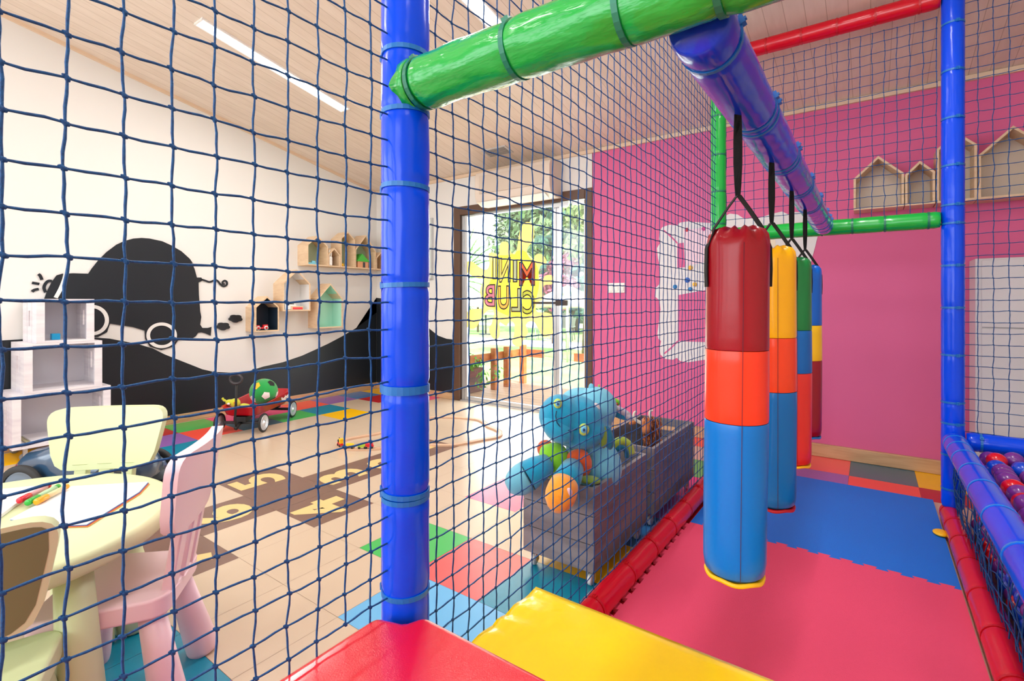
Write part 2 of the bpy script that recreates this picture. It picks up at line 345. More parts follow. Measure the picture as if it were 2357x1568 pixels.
# glass door in its brown frame
d = struct(bpy.data.objects.new('door_1', None)); COL.objects.link(d); d.location = (-2.81, YB + 0.05, 0)
m = MB(); m.box(DX0, DX0 + 0.085, YB - 0.01, YB + 0.13, 0, DZ); m.box(DX1 - 0.075, DX1, YB - 0.01, YB + 0.13, 0, DZ); m.box(DX0 + 0.085, DX1 - 0.075, YB - 0.01, YB + 0.13, DZ - 0.09, DZ)
m.build('door_frame', brown_al, d, bevel=0.004, seg=1)
m = MB(); m.box(DX0 + 0.085, DX1 - 0.075, YB + 0.0, YB + 0.12, 0.0, 0.012); m.build('threshold', silver, d)
m = MB()
for x0, x1 in ((DX0 + 0.09, DX0 + 0.12), (DX0 + 0.128, DX0 + 0.165), (-2.405, -2.375), (-2.37, -2.34), (DX1 - 0.095, DX1 - 0.08)): m.box(x0, x1, YB + 0.02, YB + 0.06, 0.012, DZ - 0.095)
m.box(DX0 + 0.165, -2.405, YB + 0.02, YB + 0.06, DZ - 0.112, DZ - 0.095); m.box(DX0 + 0.165, -2.405, YB + 0.02, YB + 0.06, 0.012, 0.05)
m.build('sash', silver, d, bevel=0.002, seg=1)
m = MB(); m.box(DX0 + 0.165, -2.405, YB + 0.038, YB + 0.042, 0.05, DZ - 0.112); m.box(-2.34, DX1 - 0.095, YB + 0.038, YB + 0.042, 0.012, DZ - 0.095); m.build('glass_pane', glass, d)
m = MB(); m.box(-2.36, -2.235, YB - 0.02, YB + 0.0, 1.015, 1.065); m.box(-2.62, -2.36, YB - 0.016, YB - 0.002, 1.03, 1.05); m.box(-2.395, -2.365, YB - 0.002, YB + 0.02, 1.03, 1.05); m.build('door_handle', mat('dark_bronze', (70, 60, 56), 0.35, metal=0.6), d, bevel=0.003)
m = MB(); m.box(-2.41, -2.24, YB + 0.0, YB + 0.018, 1.925, 1.965); m.box(-2.2, -2.07, YB + 0.0, YB + 0.018, 1.93, 1.96); m.build('door_closer', silver, d, bevel=0.003)

# ================================================================== MURALS ON THE WALLS
def wall_poly(pix, X=XL): return [(onX(x, y, X).y, onX(x, y, X).z) for x, y in pix]
def backpoly(pix, Y=YB): return [(onY(x, y, Y).x, onY(x, y, Y).z) for x, y in pix]
LW = lambda u, v, t: (XL + t, u, v)
BW = lambda u, v, t: (u, YB - t, v)
top = wall_poly([(0, 784), (53, 781), (150, 777), (217, 777), (252, 779.6), (280, 785), (317, 792), (351, 802), (379, 816), (450, 844), (465, 850), (491, 856), (530, 858), (572, 854.6), (606, 844), (651, 834), (695, 819), (729, 803.6), (756, 791), (788, 774), (820, 755), (848, 733), (880, 709)])
pre = [(-0.45, 1.02), (-0.1, 0.92), (0.3, 0.82)]
hp = [(-0.45, 0.0705)] + pre + [p for p in top if p[0] > 0.5] + [(3.9965, 1.10), (3.9965, 0.0705)]
m = MB(); m.prism(hp, 0, 0.003, LW); tag(m.build('wall_mural', black_paint), 'black rolling hills painted low along the white left wall', 'mural')
m = MB(); hb = [(-4.8965, 0.0705), (-4.8965, 1.10), (-4.6, 1.07), (-4.3, 0.96)] + backpoly([(990, 758), (1009, 773), (1028, 780), (1046, 782)]) + [(DX0 - 0.002, backpoly([(1046, 782)])[0][1]), (DX0 - 0.002, 0.0705)]
m.prism(hb, 0, 0.003, BW); tag(m.build('wall_mural', black_paint), 'black hill painted on the back wall left of the glass door', 'mural')
C1 = lambda x, y: (x / 5.227, 500 + y / 5.227)
LL = lambda x, y: (440 + x / 3.92, 500 + y / 3.92)
car = thing('car_decal', 'big black car silhouette decal on the white left wall', 'wall decal', (XL, 1.6, 0.9))
body = [C1(*p) for p in ((500, 1100), (535, 970), (570, 880), (620, 780), (680, 700), (750, 680), (880, 675), (1060, 680), (1100, 620), (1180, 520), (1280, 420), (1400, 330), (1500, 285), (1600, 258), (1700, 250), (1800, 258), (1950, 290), (2060, 340), (2180, 410), (2280, 500), (2330, 570))] + \
    [LL(*p) for p in ((0, 400), (30, 470), (50, 545), (90, 545), (98, 560), (92, 578), (65, 590), (68, 700), (80, 850), (90, 900), (80, 970), (100, 1000), (150, 1000), (182, 990), (175, 1070), (130, 1050), (90, 1040), (60, 1045), (40, 1075), (10, 1095))] + \
    [(425, 781), (409, 784), (400, 798), (371, 806), (345, 798), (334, 780), (333, 761), (306, 753), (279, 749), (253, 745), (246, 765), (225, 776), (200, 776), (150, 770), (96, 760)]
m = MB(); m.prism(wall_poly(body, XL + 0.004), 0.003, 0.009, LW); m.build('car_body', black_paint, car)
wp = mat('white_mural_paint', (232, 232, 230), 0.5)
def stroke(mb, pts, wd, t0, t1, fn, closed=False):
    P = smooth_path([(a, b, 0) for a, b in pts], 5, closed); L_, R_ = [], []
    N = len(P)
    for i in range(N):
        a = P[(i - 1) % N] if (closed or i) else P[0]; b = P[(i + 1) % N] if (closed or i < N - 1) else P[-1]
        t = (b - a).normalized(); n_ = Vector((-t.y, t.x, 0)) * wd / 2; L_.append(P[i] + n_); R_.append(P[i] - n_)
    vs = []
    for t in (t0, t1): vs += [fn(p.x, p.y, t) for p in L_] + [fn(p.x, p.y, t) for p in R_]
    fs = []
    for i in range(N if closed else N - 1):
        j = (i + 1) % N
        fs += [(2 * N + i, 2 * N + j, 3 * N + j, 3 * N + i), (i, N + i, N + j, j), (i, j, 2 * N + j, 2 * N + i), (N + i, 3 * N + i, 3 * N + j, N + j)]
    if not closed: fs += [(0, 2 * N, 3 * N, N), (N - 1, 2 * N - 1, 4 * N - 1, 3 * N - 1)]
    mb.add(vs, fs)
def ring(c, rx, ry, n=20): return [(c[0] + rx * math.cos(2 * PI * i / n), c[1] + ry * math.sin(2 * PI * i / n)) for i in range(n)]
for c, rx, ry, wd, nm in (((371, 772), 31, 26, 0.026, 'wheel_outline'), ((212, 737), 33, 31, 0.026, 'wheel_outline')):
    m = MB(); stroke(m, wall_poly(ring(c, rx, ry)), wd, 0.009, 0.012, LW, True); m.build(nm, wp, car)
m = MB(); stroke(m, wall_poly([C1(785, 680), C1(765, 760), C1(720, 870), C1(665, 970)]), 0.024, 0.009, 0.012, LW); m.build('bonnet_line', wp, car)
m = MB(); stroke(m, wall_poly([C1(620, 770), C1(580, 768), C1(545, 800), C1(527, 850), C1(545, 905)]), 0.018, 0.003, 0.009, LW); m.build('headlamp', black_paint, car)
m = MB()
for seg_ in (((458, 685), (480, 705), (502, 755)), ((383, 790), (425, 797), (470, 805)), ((383, 897), (415, 875), (463, 865))): stroke(m, wall_poly([C1(*p) for p in seg_]), 0.018, 0.003, 0.009, LW)
m.build('light_ray', black_paint, car)
m = MB(); stroke(m, wall_poly([LL(*p) for p in ((90, 562), (130, 575), (165, 585), (215, 568), (240, 580), (260, 605), (290, 625), (318, 610), (318, 585), (300, 573), (282, 585), (284, 602), (300, 604))]), 0.016, 0.003, 0.009, LW); m.build('antenna', black_paint, car)
for c, lab in (((395, 915), 'upper black puff of smoke decal behind the car'), ((283, 985), 'lower black puff of smoke decal behind the car')):
    m = MB(); pts = []
    for i in range(60):
        a = 2 * PI * i / 60; rr = 0.86 + 0.22 * abs(math.sin(2.5 * a + 0.6)); pts.append(LL(c[0] + 58 * rr * math.cos(a), c[1] + 34 * rr * math.sin(a)))
    m.prism(wall_poly(pts), 0.0, 0.02, LW); tag(m.build('cloud_decal', black_paint), lab, 'wall decal')
# white wavy frame on the pink wall
K = lambda x, y: (1350 + x / 4.1267, 470 + y / 4.1267)
outer = [K(*p) for p in ((1190, 180), (1100, 175), (960, 165), (890, 175), (860, 205), (790, 195), (720, 220), (695, 260), (690, 330), (700, 370), (670, 420), (680, 510), (700, 600), (700, 700), (690, 765), (655, 800), (655, 880), (695, 915), (705, 1000), (690, 1110), (675, 1230), (685, 1280), (710, 1300), (695, 1380), (705, 1430), (750, 1470), (820, 1478), (860, 1460), (890, 1490), (960, 1503), (1110, 1480))] + \
    [(1700, 822), (1790, 812), (1815, 800), (1830, 760), (1838, 700), (1850, 650), (1866, 606), (1876, 570), (1882, 545), (1872, 515), (1845, 489), (1828, 488), (1815, 494), (1800, 487), (1775, 493), (1745, 503), (1712, 503), (1698, 494), (1680, 492)]
hole1 = [K(*p) for p in ((865, 605), (865, 375), (925, 367), (940, 600))]
m = MB(); m.prism(backpoly(outer), 0, 0.004, BW)
fr = tag(m.build('wavy_frame_decal', mat('white_decal', (226, 224, 226), 0.5)), 'large white wavy picture frame decal on the pink wall', 'wall decal')
m = MB(); m.prism(backpoly(hole1), 0.0042, 0.0055, BW); m.prism(backpoly([K(870, 865), K(1100, 822), (1700, 660), (1790, 640), (1812, 600), (1816, 560), (1800, 735), (1790, 780), K(1110, 1310), K(870, 1302)]), 0.0042, 0.0055, BW); m.build('frame_opening', pink_wall, fr)
m = MB(); m.prism(backpoly([K(925, 250), K(1190, 215), (1700, 520), (1690, 590), K(1010, 575), K(945, 583)]), 0.0057, 0.0065, BW); m.build('paper_note', mat('pale_pink_paper', (240, 212, 226), 0.6), fr)
m = MB(); m.prism(backpoly([(1772, 552), (1785, 552), (1786, 568), (1772, 570)]), 0.0057, 0.0066, BW); m.build('cream_patch', mat('cream_decal', (238, 226, 204), 0.6), fr)
for a, b in (((735, 250), (865, 372)), ((870, 1300), (740, 1420))):
    m = MB(); stroke(m, backpoly([K(*a), K((a[0] + b[0]) / 2 + 6, (a[1] + b[1]) / 2), K(*b)]), 0.012, 0.0043, 0.0052, BW)
    m.build('mitre_line', pink_wall, fr)
for (x, y), c, r_, lab in (((955, 245), (214, 70, 84), 0.016, 'red round button on the wavy frame, top left'), ((1115, 235), (226, 70, 150), 0.016, 'magenta round button on the wavy frame, top right'),
                           ((990, 605), (246, 190, 60), 0.018, 'orange round button on the wavy frame, above the blue one'), ((960, 722), (50, 110, 214), 0.021, 'large royal blue button in the middle of the wavy frame'),
                           ((843, 785), (40, 134, 206), 0.017, 'sky blue button farthest left on the wavy frame'), ((988, 808), (40, 134, 206), 0.017, 'sky blue button lowest on the wavy frame'), ((1030, 763), (248, 196, 70), 0.017, 'yellow round knob right of the lowest blue button')):
    p = onY(*K(x, y), YB); m = MB(); m.lathe([(r_, 0.0), (r_, 0.006), (r_ * 0.8, 0.013), (r_ * 0.3, 0.016)], 16, 0, Matrix.Translation((p.x, YB - 0.0036, p.z)) @ rot('X', 90))
    tag(m.build('coloured_button', mat('knob_%d_%d_%d' % c, c, 0.35)), lab, 'knob')
# light switches
sw = thing('light_switch', 'white three-gang light switch plate on the pink wall by the door', 'switch', (-1.765, YB - 0.0, 1.13))
m = MB(); m.box(-1.845, -1.687, YB - 0.012, YB, 1.127, 1.212); m.build('cover_plate', white_pl, sw, bevel=0.004)
for k in range(3): m = MB(); x = -1.835 + k * 0.05; m.box(x, x + 0.04, YB - 0.018, YB - 0.011, 1.142, 1.197); m.build('rocker', white_pl, sw, bevel=0.003)
m = MB(); m.box(-4.10, -3.935, YB - 0.02, YB, 1.30, 1.98, 0); m.box(-4.09, -3.945, YB - 0.023, YB - 0.02, 1.31, 1.97, 1)
tag(m.build('wall_picture', [silver, mat('pale_print', (206, 214, 214), 0.5)]), 'narrow grey framed print on the back wall beside the blue post', 'picture')

# air conditioner above the door
ac = thing('air_conditioner', 'white wall air conditioner above the glass door', 'air conditioner', (-2.75, YB, 2.0))
prof = [(YB, 2.0), (3.88, 1.995), (3.80, 2.03), (3.782, 2.08), (3.78, 2.27), (3.80, 2.315), (YB, 2.33)]
m = MB(); m.prism(prof, -3.16, -2.30, lambda u, v, t: (t, u, v)); m.build('casing', mat('ac_plastic', (222, 208, 194), 0.4), ac, bevel=0.008)
m = MB(); m.box(-3.10, -2.36, 3.772, 3.782, 2.10, 2.275); m.build('front_panel', mat('ac_grille', (204, 188, 172), 0.45), ac, bevel=0.004)
m = MB(); m.add([(-3.10, 3.80, 2.026), (-2.36, 3.80, 2.026), (-2.36, 3.876, 1.990), (-3.10, 3.876, 1.990), (-3.10, 3.80, 2.020), (-2.36, 3.80, 2.020), (-2.36, 3.876, 1.984), (-3.10, 3.876, 1.984)], [(0, 3, 2, 1), (4, 5, 6, 7), (0, 1, 5, 4), (1, 2, 6, 5), (2, 3, 7, 6), (3, 0, 4, 7)]); m.build('air_flap', white_pl, ac)
m = MB()
M_ = Matrix.Translation((-2.82, 3.70, cz(3.70))) @ rot('X', -math.degrees(math.atan(0.205)))
m.box(-0.14, 0.14, -0.07, 0.07, -0.008, 0.0, 0, M_)
for k in range(6): m.box(-0.12, 0.12, -0.055 + k * 0.02, -0.047 + k * 0.02, -0.011, -0.008, 1, M_)
tag(m.build('ceiling_vent', [mat('vent_grey', (198, 196, 194), 0.5), mat('vent_slot', (120, 118, 116), 0.5)]), 'small grey air vent set in the ceiling above the door', 'vent')

# ceiling light strips
glow = mat('lit_diffuser', (255, 252, 244), 0.5, emit=((255, 250, 240), 9.0))
tilt = -math.atan(0.205)
def strip(x, y0, y1, label, watts=26):
    yc = (y0 + y1) / 2; L_ = (y1 - y0) / 2 / math.cos(tilt)
    t = thing('ceiling_light', label, 'ceiling light', (x, yc, cz(yc)))
    M_ = Matrix.Rotation(tilt, 4, 'X')
    m = MB()
    for b in ((-0.062, -0.05, -L_ - 0.012, L_ + 0.012), (0.05, 0.062, -L_ - 0.012, L_ + 0.012), (-0.05, 0.05, -L_ - 0.012, -L_), (-0.05, 0.05, L_, L_ + 0.012)): m.box(b[0], b[1], b[2], b[3], -0.012, 0.0, 0, M_)
    m.build('frame', white_pl, t, False)
    m = MB(); m.box(-0.05, 0.05, -L_, L_, -0.008, 0.0, 0, M_); m.build('diffuser', glow, t, False)
    l = lamp('ceiling_light_glow', 'AREA', (0, 0, 0), (0, 0, 0), watts * 0.85, (1.0, 0.985, 0.96), 0.1, 2 * L_)
    l.parent = t; l.matrix_local = M_ @ Matrix.Translation((0, 0, -0.016))
    return t
strip(-3.60, 1.486, 2.605, 'lit strip light in the ceiling above the painted car wall')
strip(-1.83, 1.27, 2.39, 'lit strip light in the ceiling beyond the green beam, right of the blue post')
strip(-0.06, 1.27, 2.39, 'lit strip light in the ceiling above the punching bags')
strip(-3.60, -1.6, -0.48, 'added unseen strip light in the ceiling behind the table, left'); strip(-1.83, -1.6, -0.48, 'added unseen strip light in the ceiling behind the red platform'); strip(-0.06, -1.6, -0.48, 'added unseen strip light in the ceiling behind the viewer, right')  # strips behind the camera are out of view, added to light the room
strip(1.7, -1.6, -0.48, 'added unseen strip light in the ceiling nearest the right wall', 10)  # one more unseen strip, added only for its light

# ================================================================== PLAY FRAME: padded tubes
def padded(name, label, a, b, r, ties, vm, tm, buckle=None, wob=0.0, n=28, collar=False, twist=0.0, seed=1):
    """a foam sleeve between two points, pinched where each nylon tie runs round it"""
    a, b = Vector(a), Vector(b); ax = (b - a); L_ = ax.length; ax.normalize()
    up = Vector((0, 0, 1)) if abs(ax.z) < 0.9 else Vector((1, 0, 0)); u = ax.cross(up).normalized(); w_ = ax.cross(u)
    root = thing(name, label, name.replace('padded_', ''), tuple(a if a.z < b.z else b))
    N = max(8, int(L_ / 0.012)); rnd = random.Random(seed); ph = [rnd.uniform(0, 6) for _ in range(6)]
    vs, fs = [], []
    for i in range(N + 1):
        s_ = L_ * i / N; k = 1.0
        for t in ties: k -= 0.075 * math.exp(-((s_ - t * L_) / 0.008) ** 2)
        k -= 0.10 * math.exp(-(s_ / 0.012) ** 2) + 0.10 * math.exp(-((s_ - L_) / 0.012) ** 2)
        for j in range(n):
            al = 2 * PI * j / n
            q = k + wob * (math.sin(3 * al + 31 * s_ + ph[0]) * 0.5 + math.sin(5 * al - 47 * s_ + ph[1]) * 0.35 + math.sin(2 * al + 83 * s_ + ph[2]) * 0.4)
            vs.append(a + ax * s_ + (u * math.cos(al) + w_ * math.sin(al)) * r * q)
    for i in range(N):
        for j in range(n): fs.append((i * n + j, (i + 1) * n + j, (i + 1) * n + (j + 1) % n, i * n + (j + 1) % n))
    fs += [list(range(n)), list(range(N * n, N * n + n))[::-1]]
    m = MB(); m.add(vs, fs, 0, True); m.build('foam_sleeve', vm, root)
    for t in ties:
        c = a + ax * (t * L_); m = MB(); sk = ax + u * twist * rnd.uniform(-1, 1) + w_ * twist * rnd.uniform(-1, 1); sk.normalize()
        uu = (u - sk * u.dot(sk)).normalized(); ww = sk.cross(uu); vs, fs = [], []; q = 26; hw = 0.0045
        for j in range(q):
            al = 2 * PI * j / q; rd = uu * math.cos(al) + ww * math.sin(al)
            for rr, hh in ((r * 0.96, -hw), (r * 1.0 + 0.0008, -hw), (r * 1.0 + 0.0008, hw), (r * 0.96, hw)): vs.append(c + rd * rr + sk * hh)
        for j in range(q):
            for e in range(4): A = j * 4; B = ((j + 1) % q) * 4; fs.append((A + e, B + e, B + (e + 1) % 4, A + (e + 1) % 4))
        m.add(vs, fs, 0, False)
        if buckle is not None:
            rd = Vector(buckle).normalized(); sd = sk.cross(rd).normalized(); p = c + rd * (r + 0.002)
            Mx = Matrix(((sd.x, sk.x, rd.x, p.x), (sd.y, sk.y, rd.y, p.y), (sd.z, sk.z, rd.z, p.z), (0, 0, 0, 1)))
            m.box(-0.007, 0.007, -0.007, 0.007, -0.003, 0.004, 0, Mx); m.box(-0.002, 0.002, -0.0035, 0.0035, 0.004, 0.007, 0, Mx)
        m.build('cable_tie', tm, root)
    if collar:
        m = MB(); vs, fs = [], []; q = 30
        for j in range(q):
            al = 2 * PI * j / q; rd = u * math.cos(al) + w_ * math.sin(al)
            l0 = 0.010 + 0.012 * (0.5 + 0.5 * math.sin(3 * al + 1.0)) + 0.006 * math.sin(7 * al)
            for ll, rr in ((0.003, r * 1.004), (0.0, r * 1.02), (-l0, r * (1.06 + 0.05 * math.sin(3 * al)))): vs.append(a + ax * ll + rd * rr)
            for ll, rr in ((-l0, r * (1.04 + 0.05 * math.sin(3 * al))), (0.0, r * 0.97), (0.003, r * 0.96)): vs.append(a + ax * ll + rd * rr)
        for j in range(q):
            A = j * 6; B = ((j + 1) % q) * 6
            for e in range(6): fs.append((A + e, A + (e + 1) % 6, B + (e + 1) % 6, B + e))
        m.add(vs, fs, 0, True); m.build('sleeve_end_flap', vm, root)
    return root
PXN, PYN = -0.741, 0.676                     # near post
PXR, PYR = 0.318, 3.14                       # right-hand post
PYG = 3.14; PXG = -0.735                     # far green post
TB = 0.046
left_dir = (-0.93, -0.36, 0)
zt = lambda ys, L0, z0: [(CH - (y - HYP) / FPX * 0.93 - z0) / L0 for y in ys]
padded('padded_post', 'thick royal blue padded post rising at the corner of the red platform', (PXN, PYN, 0.0), (PXN, PYN, 3.05), TB, [0.16, 0.22, 0.29] + [t for t in zt((1152, 908, 655, 420, 240, 100), 3.05, 0)] + [0.545, 0.61, 0.68, 0.75, 0.82, 0.9], v_blue, tie_blue, left_dir, 0.012, 40, twist=0.03)
m = MB(); s_a = math.atan2(-0.55, -0.83)
m.tube([(PXN + math.cos(s_a) * (TB + 0.0008), PYN + math.sin(s_a) * (TB + 0.0008), 0.48), (PXN + math.cos(s_a) * (TB + 0.0008), PYN + math.sin(s_a) * (TB + 0.0008), 2.9)], 0.0018, 6)
post_near = [o for o in bpy.data.objects if o.name.startswith('padded_post')][0]; m.build('sleeve_seam', v_blue2, post_near)
padded('padded_post', 'blue padded post at the far corner of the ball pit', (PXR, PYR, 0.08), (PXR, PYR, cz(PYR) - 0.005), 0.0435, [0.035, 0.1, 0.16, 0.2, 0.29, 0.38, 0.46, 0.54, 0.575, 0.65, 0.74, 0.83, 0.92], v_blue, tie_blue, (0.3, -0.95, 0), 0.008, 28, seed=3)
padded('padded_post', 'bright green padded post at the far end of the net wall', (PXG, PYG, 0.0), (PXG, PYG, cz(PYG) - 0.005), 0.0425, [0.1, 0.2, 0.3, 0.4, 0.5, 0.59, 0.665, 0.75, 0.84, 0.93], v_green2, tie_green, None, 0.01, 28, seed=5)
padded('padded_beam', 'thick green padded beam crossing above the red platform', (-0.700, 0.672, 1.463), (1.3, 0.672, 1.463), 0.0475, [0.006, 0.115, 0.2095, 0.273, 0.40, 0.55, 0.7, 0.85], v_green, tie_green, (-0.2, -0.3, 0.9), 0.03, 44, collar=True, twist=0.03, seed=8)
padded('padded_beam', 'long blue padded beam carrying the four punching bags', (-0.197, 0.722, 1.443), (-0.197, 3.055, 1.443), TB, [0.03, 0.17, 0.185, 0.335, 0.35, 0.5, 0.515, 0.655, 0.67, 0.82, 0.9, 0.95], vinyl('blue_violet_vinyl', (22, 62, 220), 0.25, 10, rough=0.16, spec=0.3, coat=0.15), tie_blue, (0.9, 0, 0.4), 0.012, 32, seed=11)
padded('padded_beam', 'green padded beam between the green post and the far blue post', (-0.692, 3.14, 1.443), (0.272, 3.14, 1.443), 0.041, [0.04, 0.2, 0.36, 0.5, 0.64, 0.78, 0.955], v_green2, tie_green, None, 0.012, 28, seed=13)
padded('padded_beam', 'red padded beam high under the ceiling between the far posts', (-0.69, 3.14, 2.50), (0.272, 3.14, 2.50), 0.043, [0.05, 0.22, 0.4, 0.57, 0.74, 0.92], v_red, tie_red, None, 0.006, 28, seed=15)
padded('padded_beam', 'blue padded rail along the top of the ball pit side', (0.318, 3.095, 0.398), (0.318, 0.70, 0.398), 0.045, [0.03, 0.08, 0.145, 0.23, 0.32, 0.43, 0.55, 0.68, 0.8, 0.92], v_blue, mat('light_blue_tie', (20, 130, 225), 0.35), None, 0.006, 32, seed=17)
padded('padded_beam', 'blue padded rail closing the far end of the ball pit', (0.366, 3.14, 0.398), (1.75, 3.14, 0.398), 0.043, [0.035, 0.16, 0.3, 0.44, 0.58, 0.72, 0.88], v_blue, tie_blue, (0, -0.8, 0.6), 0.006, 28, seed=19)
padded('padded_rail', 'red padded floor rail under the long net wall', (-0.735, 3.09, 0.045), (-0.735, 0.725, 0.045), 0.0435, [0.06, 0.17, 0.27, 0.37, 0.47, 0.57, 0.68, 0.78, 0.9], v_red, tie_red, (0.1, 0, 0.99), 0.008, 28, seed=21)
padded('padded_rail', 'red padded floor rail under the ball pit net', (0.312, 3.18, 0.045), (0.312, 0.72, 0.045), 0.0435, [0.02, 0.09, 0.17, 0.26, 0.36, 0.46, 0.56, 0.7, 0.85], v_red, tie_red, None, 0.008, 28, seed=23)

# platforms and mats
def soft_box(name, label, cat, x0, x1, y0, y1, z0, z1, m_, rad, puff=0.0, clip=None):
    nx, ny = 26, 18; mb = MB(); vs, fs = [], []
    poly = clip or [(x0, y0), (x1, y0), (x1, y1), (x0, y1)]
    mb.prism(poly, z0, z1, lambda u, v, t: (u, v, t)); o = mb.build(name, m_, bevel=rad, seg=5)
    return tag(base(o), label, cat)
soft_box('padded_platform', 'red vinyl padded platform in front of the viewer', 'platform', 0, 0, 0, 0, 0.0, 0.47, pad_red, 0.022,
         clip=[(-0.748, -1.1), (0.25, -1.1), (0.25, 0.665), (-0.675, 0.665), (-0.690, 0.628), (-0.748, 0.610)])
# yellow step: slightly puffy cushion
m = MB(); vs, fs = [], []; nx, ny = 60, 24; x0, x1, y0, y1 = -0.690, 0.25, 0.676, 1.06
for i in range(nx + 1):
    for j in range(ny + 1):
        u, v = i / nx, j / ny; ex = min(u, 1 - u) * (x1 - x0); ey = min(v, 1 - v) * (y1 - y0); e = min(ex, ey); rr = 0.03
        z = 0.345 - (rr - math.sqrt(max(0, rr * rr - (rr - min(e, rr)) ** 2))) * 0.9 + 0.006 * math.sin(u * PI) * math.sin(v * PI)
        if ex < 0.10: z += 0.0035 * math.sin(ey * 90 + math.sin(v * 7) * 2) * math.exp(-(ex / 0.05) ** 2) * min(1, ey / 0.04)
        vs.append((x0 + (x1 - x0) * u, y0 + (y1 - y0) * v, z))
for i in range(nx):
    for j in range(ny): A = i * (ny + 1) + j; fs.append((A, A + ny + 1, A + ny + 2, A + 1))
k = len(vs); rim = [i * (ny + 1) for i in range(nx + 1)] + [nx * (ny + 1) + j for j in range(1, ny + 1)] + [i * (ny + 1) + ny for i in range(nx - 1, -1, -1)] + [j for j in range(ny - 1, 0, -1)]
vs += [(vs[i][0], vs[i][1], 0.0) for i in rim]
for q in range(len(rim)): a_, b_ = q, (q + 1) % len(rim); fs.append((rim[a_], k + a_, k + b_, rim[b_]))
m.add(vs, fs, 0, True); ys_ = tag(base(m.build('padded_step', v_yellow)), 'yellow vinyl padded step below the red platform', 'step')
m = MB(); m.tube([(x0 - 0.001, y0 + 0.02, 0.306), (x0 - 0.001, y1 - 0.02, 0.306)], 0.0025, 6); m.build('red_piping', tie_red, ys_)
def toothed(x0, x1, y0, y1, near=None, far=None, left=None, pitch=0.0766, dep=0.018):
    """outline of a jigsaw mat; near / far / left edges carry dovetail teeth"""
    P = []
    def run(a, b, sgn, phase=0.0):
        A, B = Vector(a), Vector(b); L_ = (B - A).length; t = (B - A).normalized(); nrm = Vector((t.y, -t.x)) * sgn; n_ = int(L_ / pitch)
        P.append(tuple(A))
        for k_ in range(n_):
            s0 = (k_ + 0.28 + phase) * pitch
            if s0 + pitch * 0.6 > L_: break
            for ds, dd in ((0, 0), (-0.09, 1), (0.53, 1), (0.44, 0)): q = A + t * (s0 + ds * pitch) + nrm * (dep * dd); P.append(tuple(q))
    run((x0, y0), (x1, y0), near) if near else P.append((x0, y0))
    P.append((x1, y0)) if near else None
    P.append((x1, y0)) if not near else None
    run((x1, y1), (x0, y1), far) if far else P.extend([(x1, y1), (x0, y1)])
    if far: P.append((x0, y1))
    if left: run((x0, y1), (x0, y0), left)
    out = []
    for p in P:
        if not out or (Vector(p) - Vector(out[-1])).length > 1e-5: out.append(p)
    if (Vector(out[0]) - Vector(out[-1])).length < 1e-5: out.pop()
    return out
m = MB(); m.prism(toothed(-0.688, 0.267, 1.066, 2.40, far=1, left=1), 0.001, 0.014, lambda u, v, t: (u, v, t)); tag(base(m.build('foam_mat', mat_pink)), 'pink jigsaw foam mat under the punching bags', 'mat')
# the blue mat's near edge is cut to take the pink mat's teeth
pk = toothed(-0.688, 0.267, 1.066, 2.40, far=1); edge = [p for p in pk if p[1] > 2.3]
edge = [(p[0], p[1] + 0.0012) for p in edge]
m = MB(); m.prism([(0.267, 3.41), (-0.688, 3.41), (-0.688, 2.4012)] + edge[::-1][1:-1] + [(0.267, 2.4012)], 0.001, 0.014, lambda u, v, t: (u, v, t))
tag(base(m.build('foam_mat', mat_blue)), 'blue jigsaw foam mat beyond the pink one, reaching towards the pink wall', 'mat')
m = MB(); m.ball((0.256, 2.92, 0.022), (0.03, 0.04, 0.010), 14); tag(base(m.build('yellow_toy', mat('toy_yellow', (245, 190, 20), 0.4))), 'small yellow toy end poking out under the ball pit rail', 'toy')

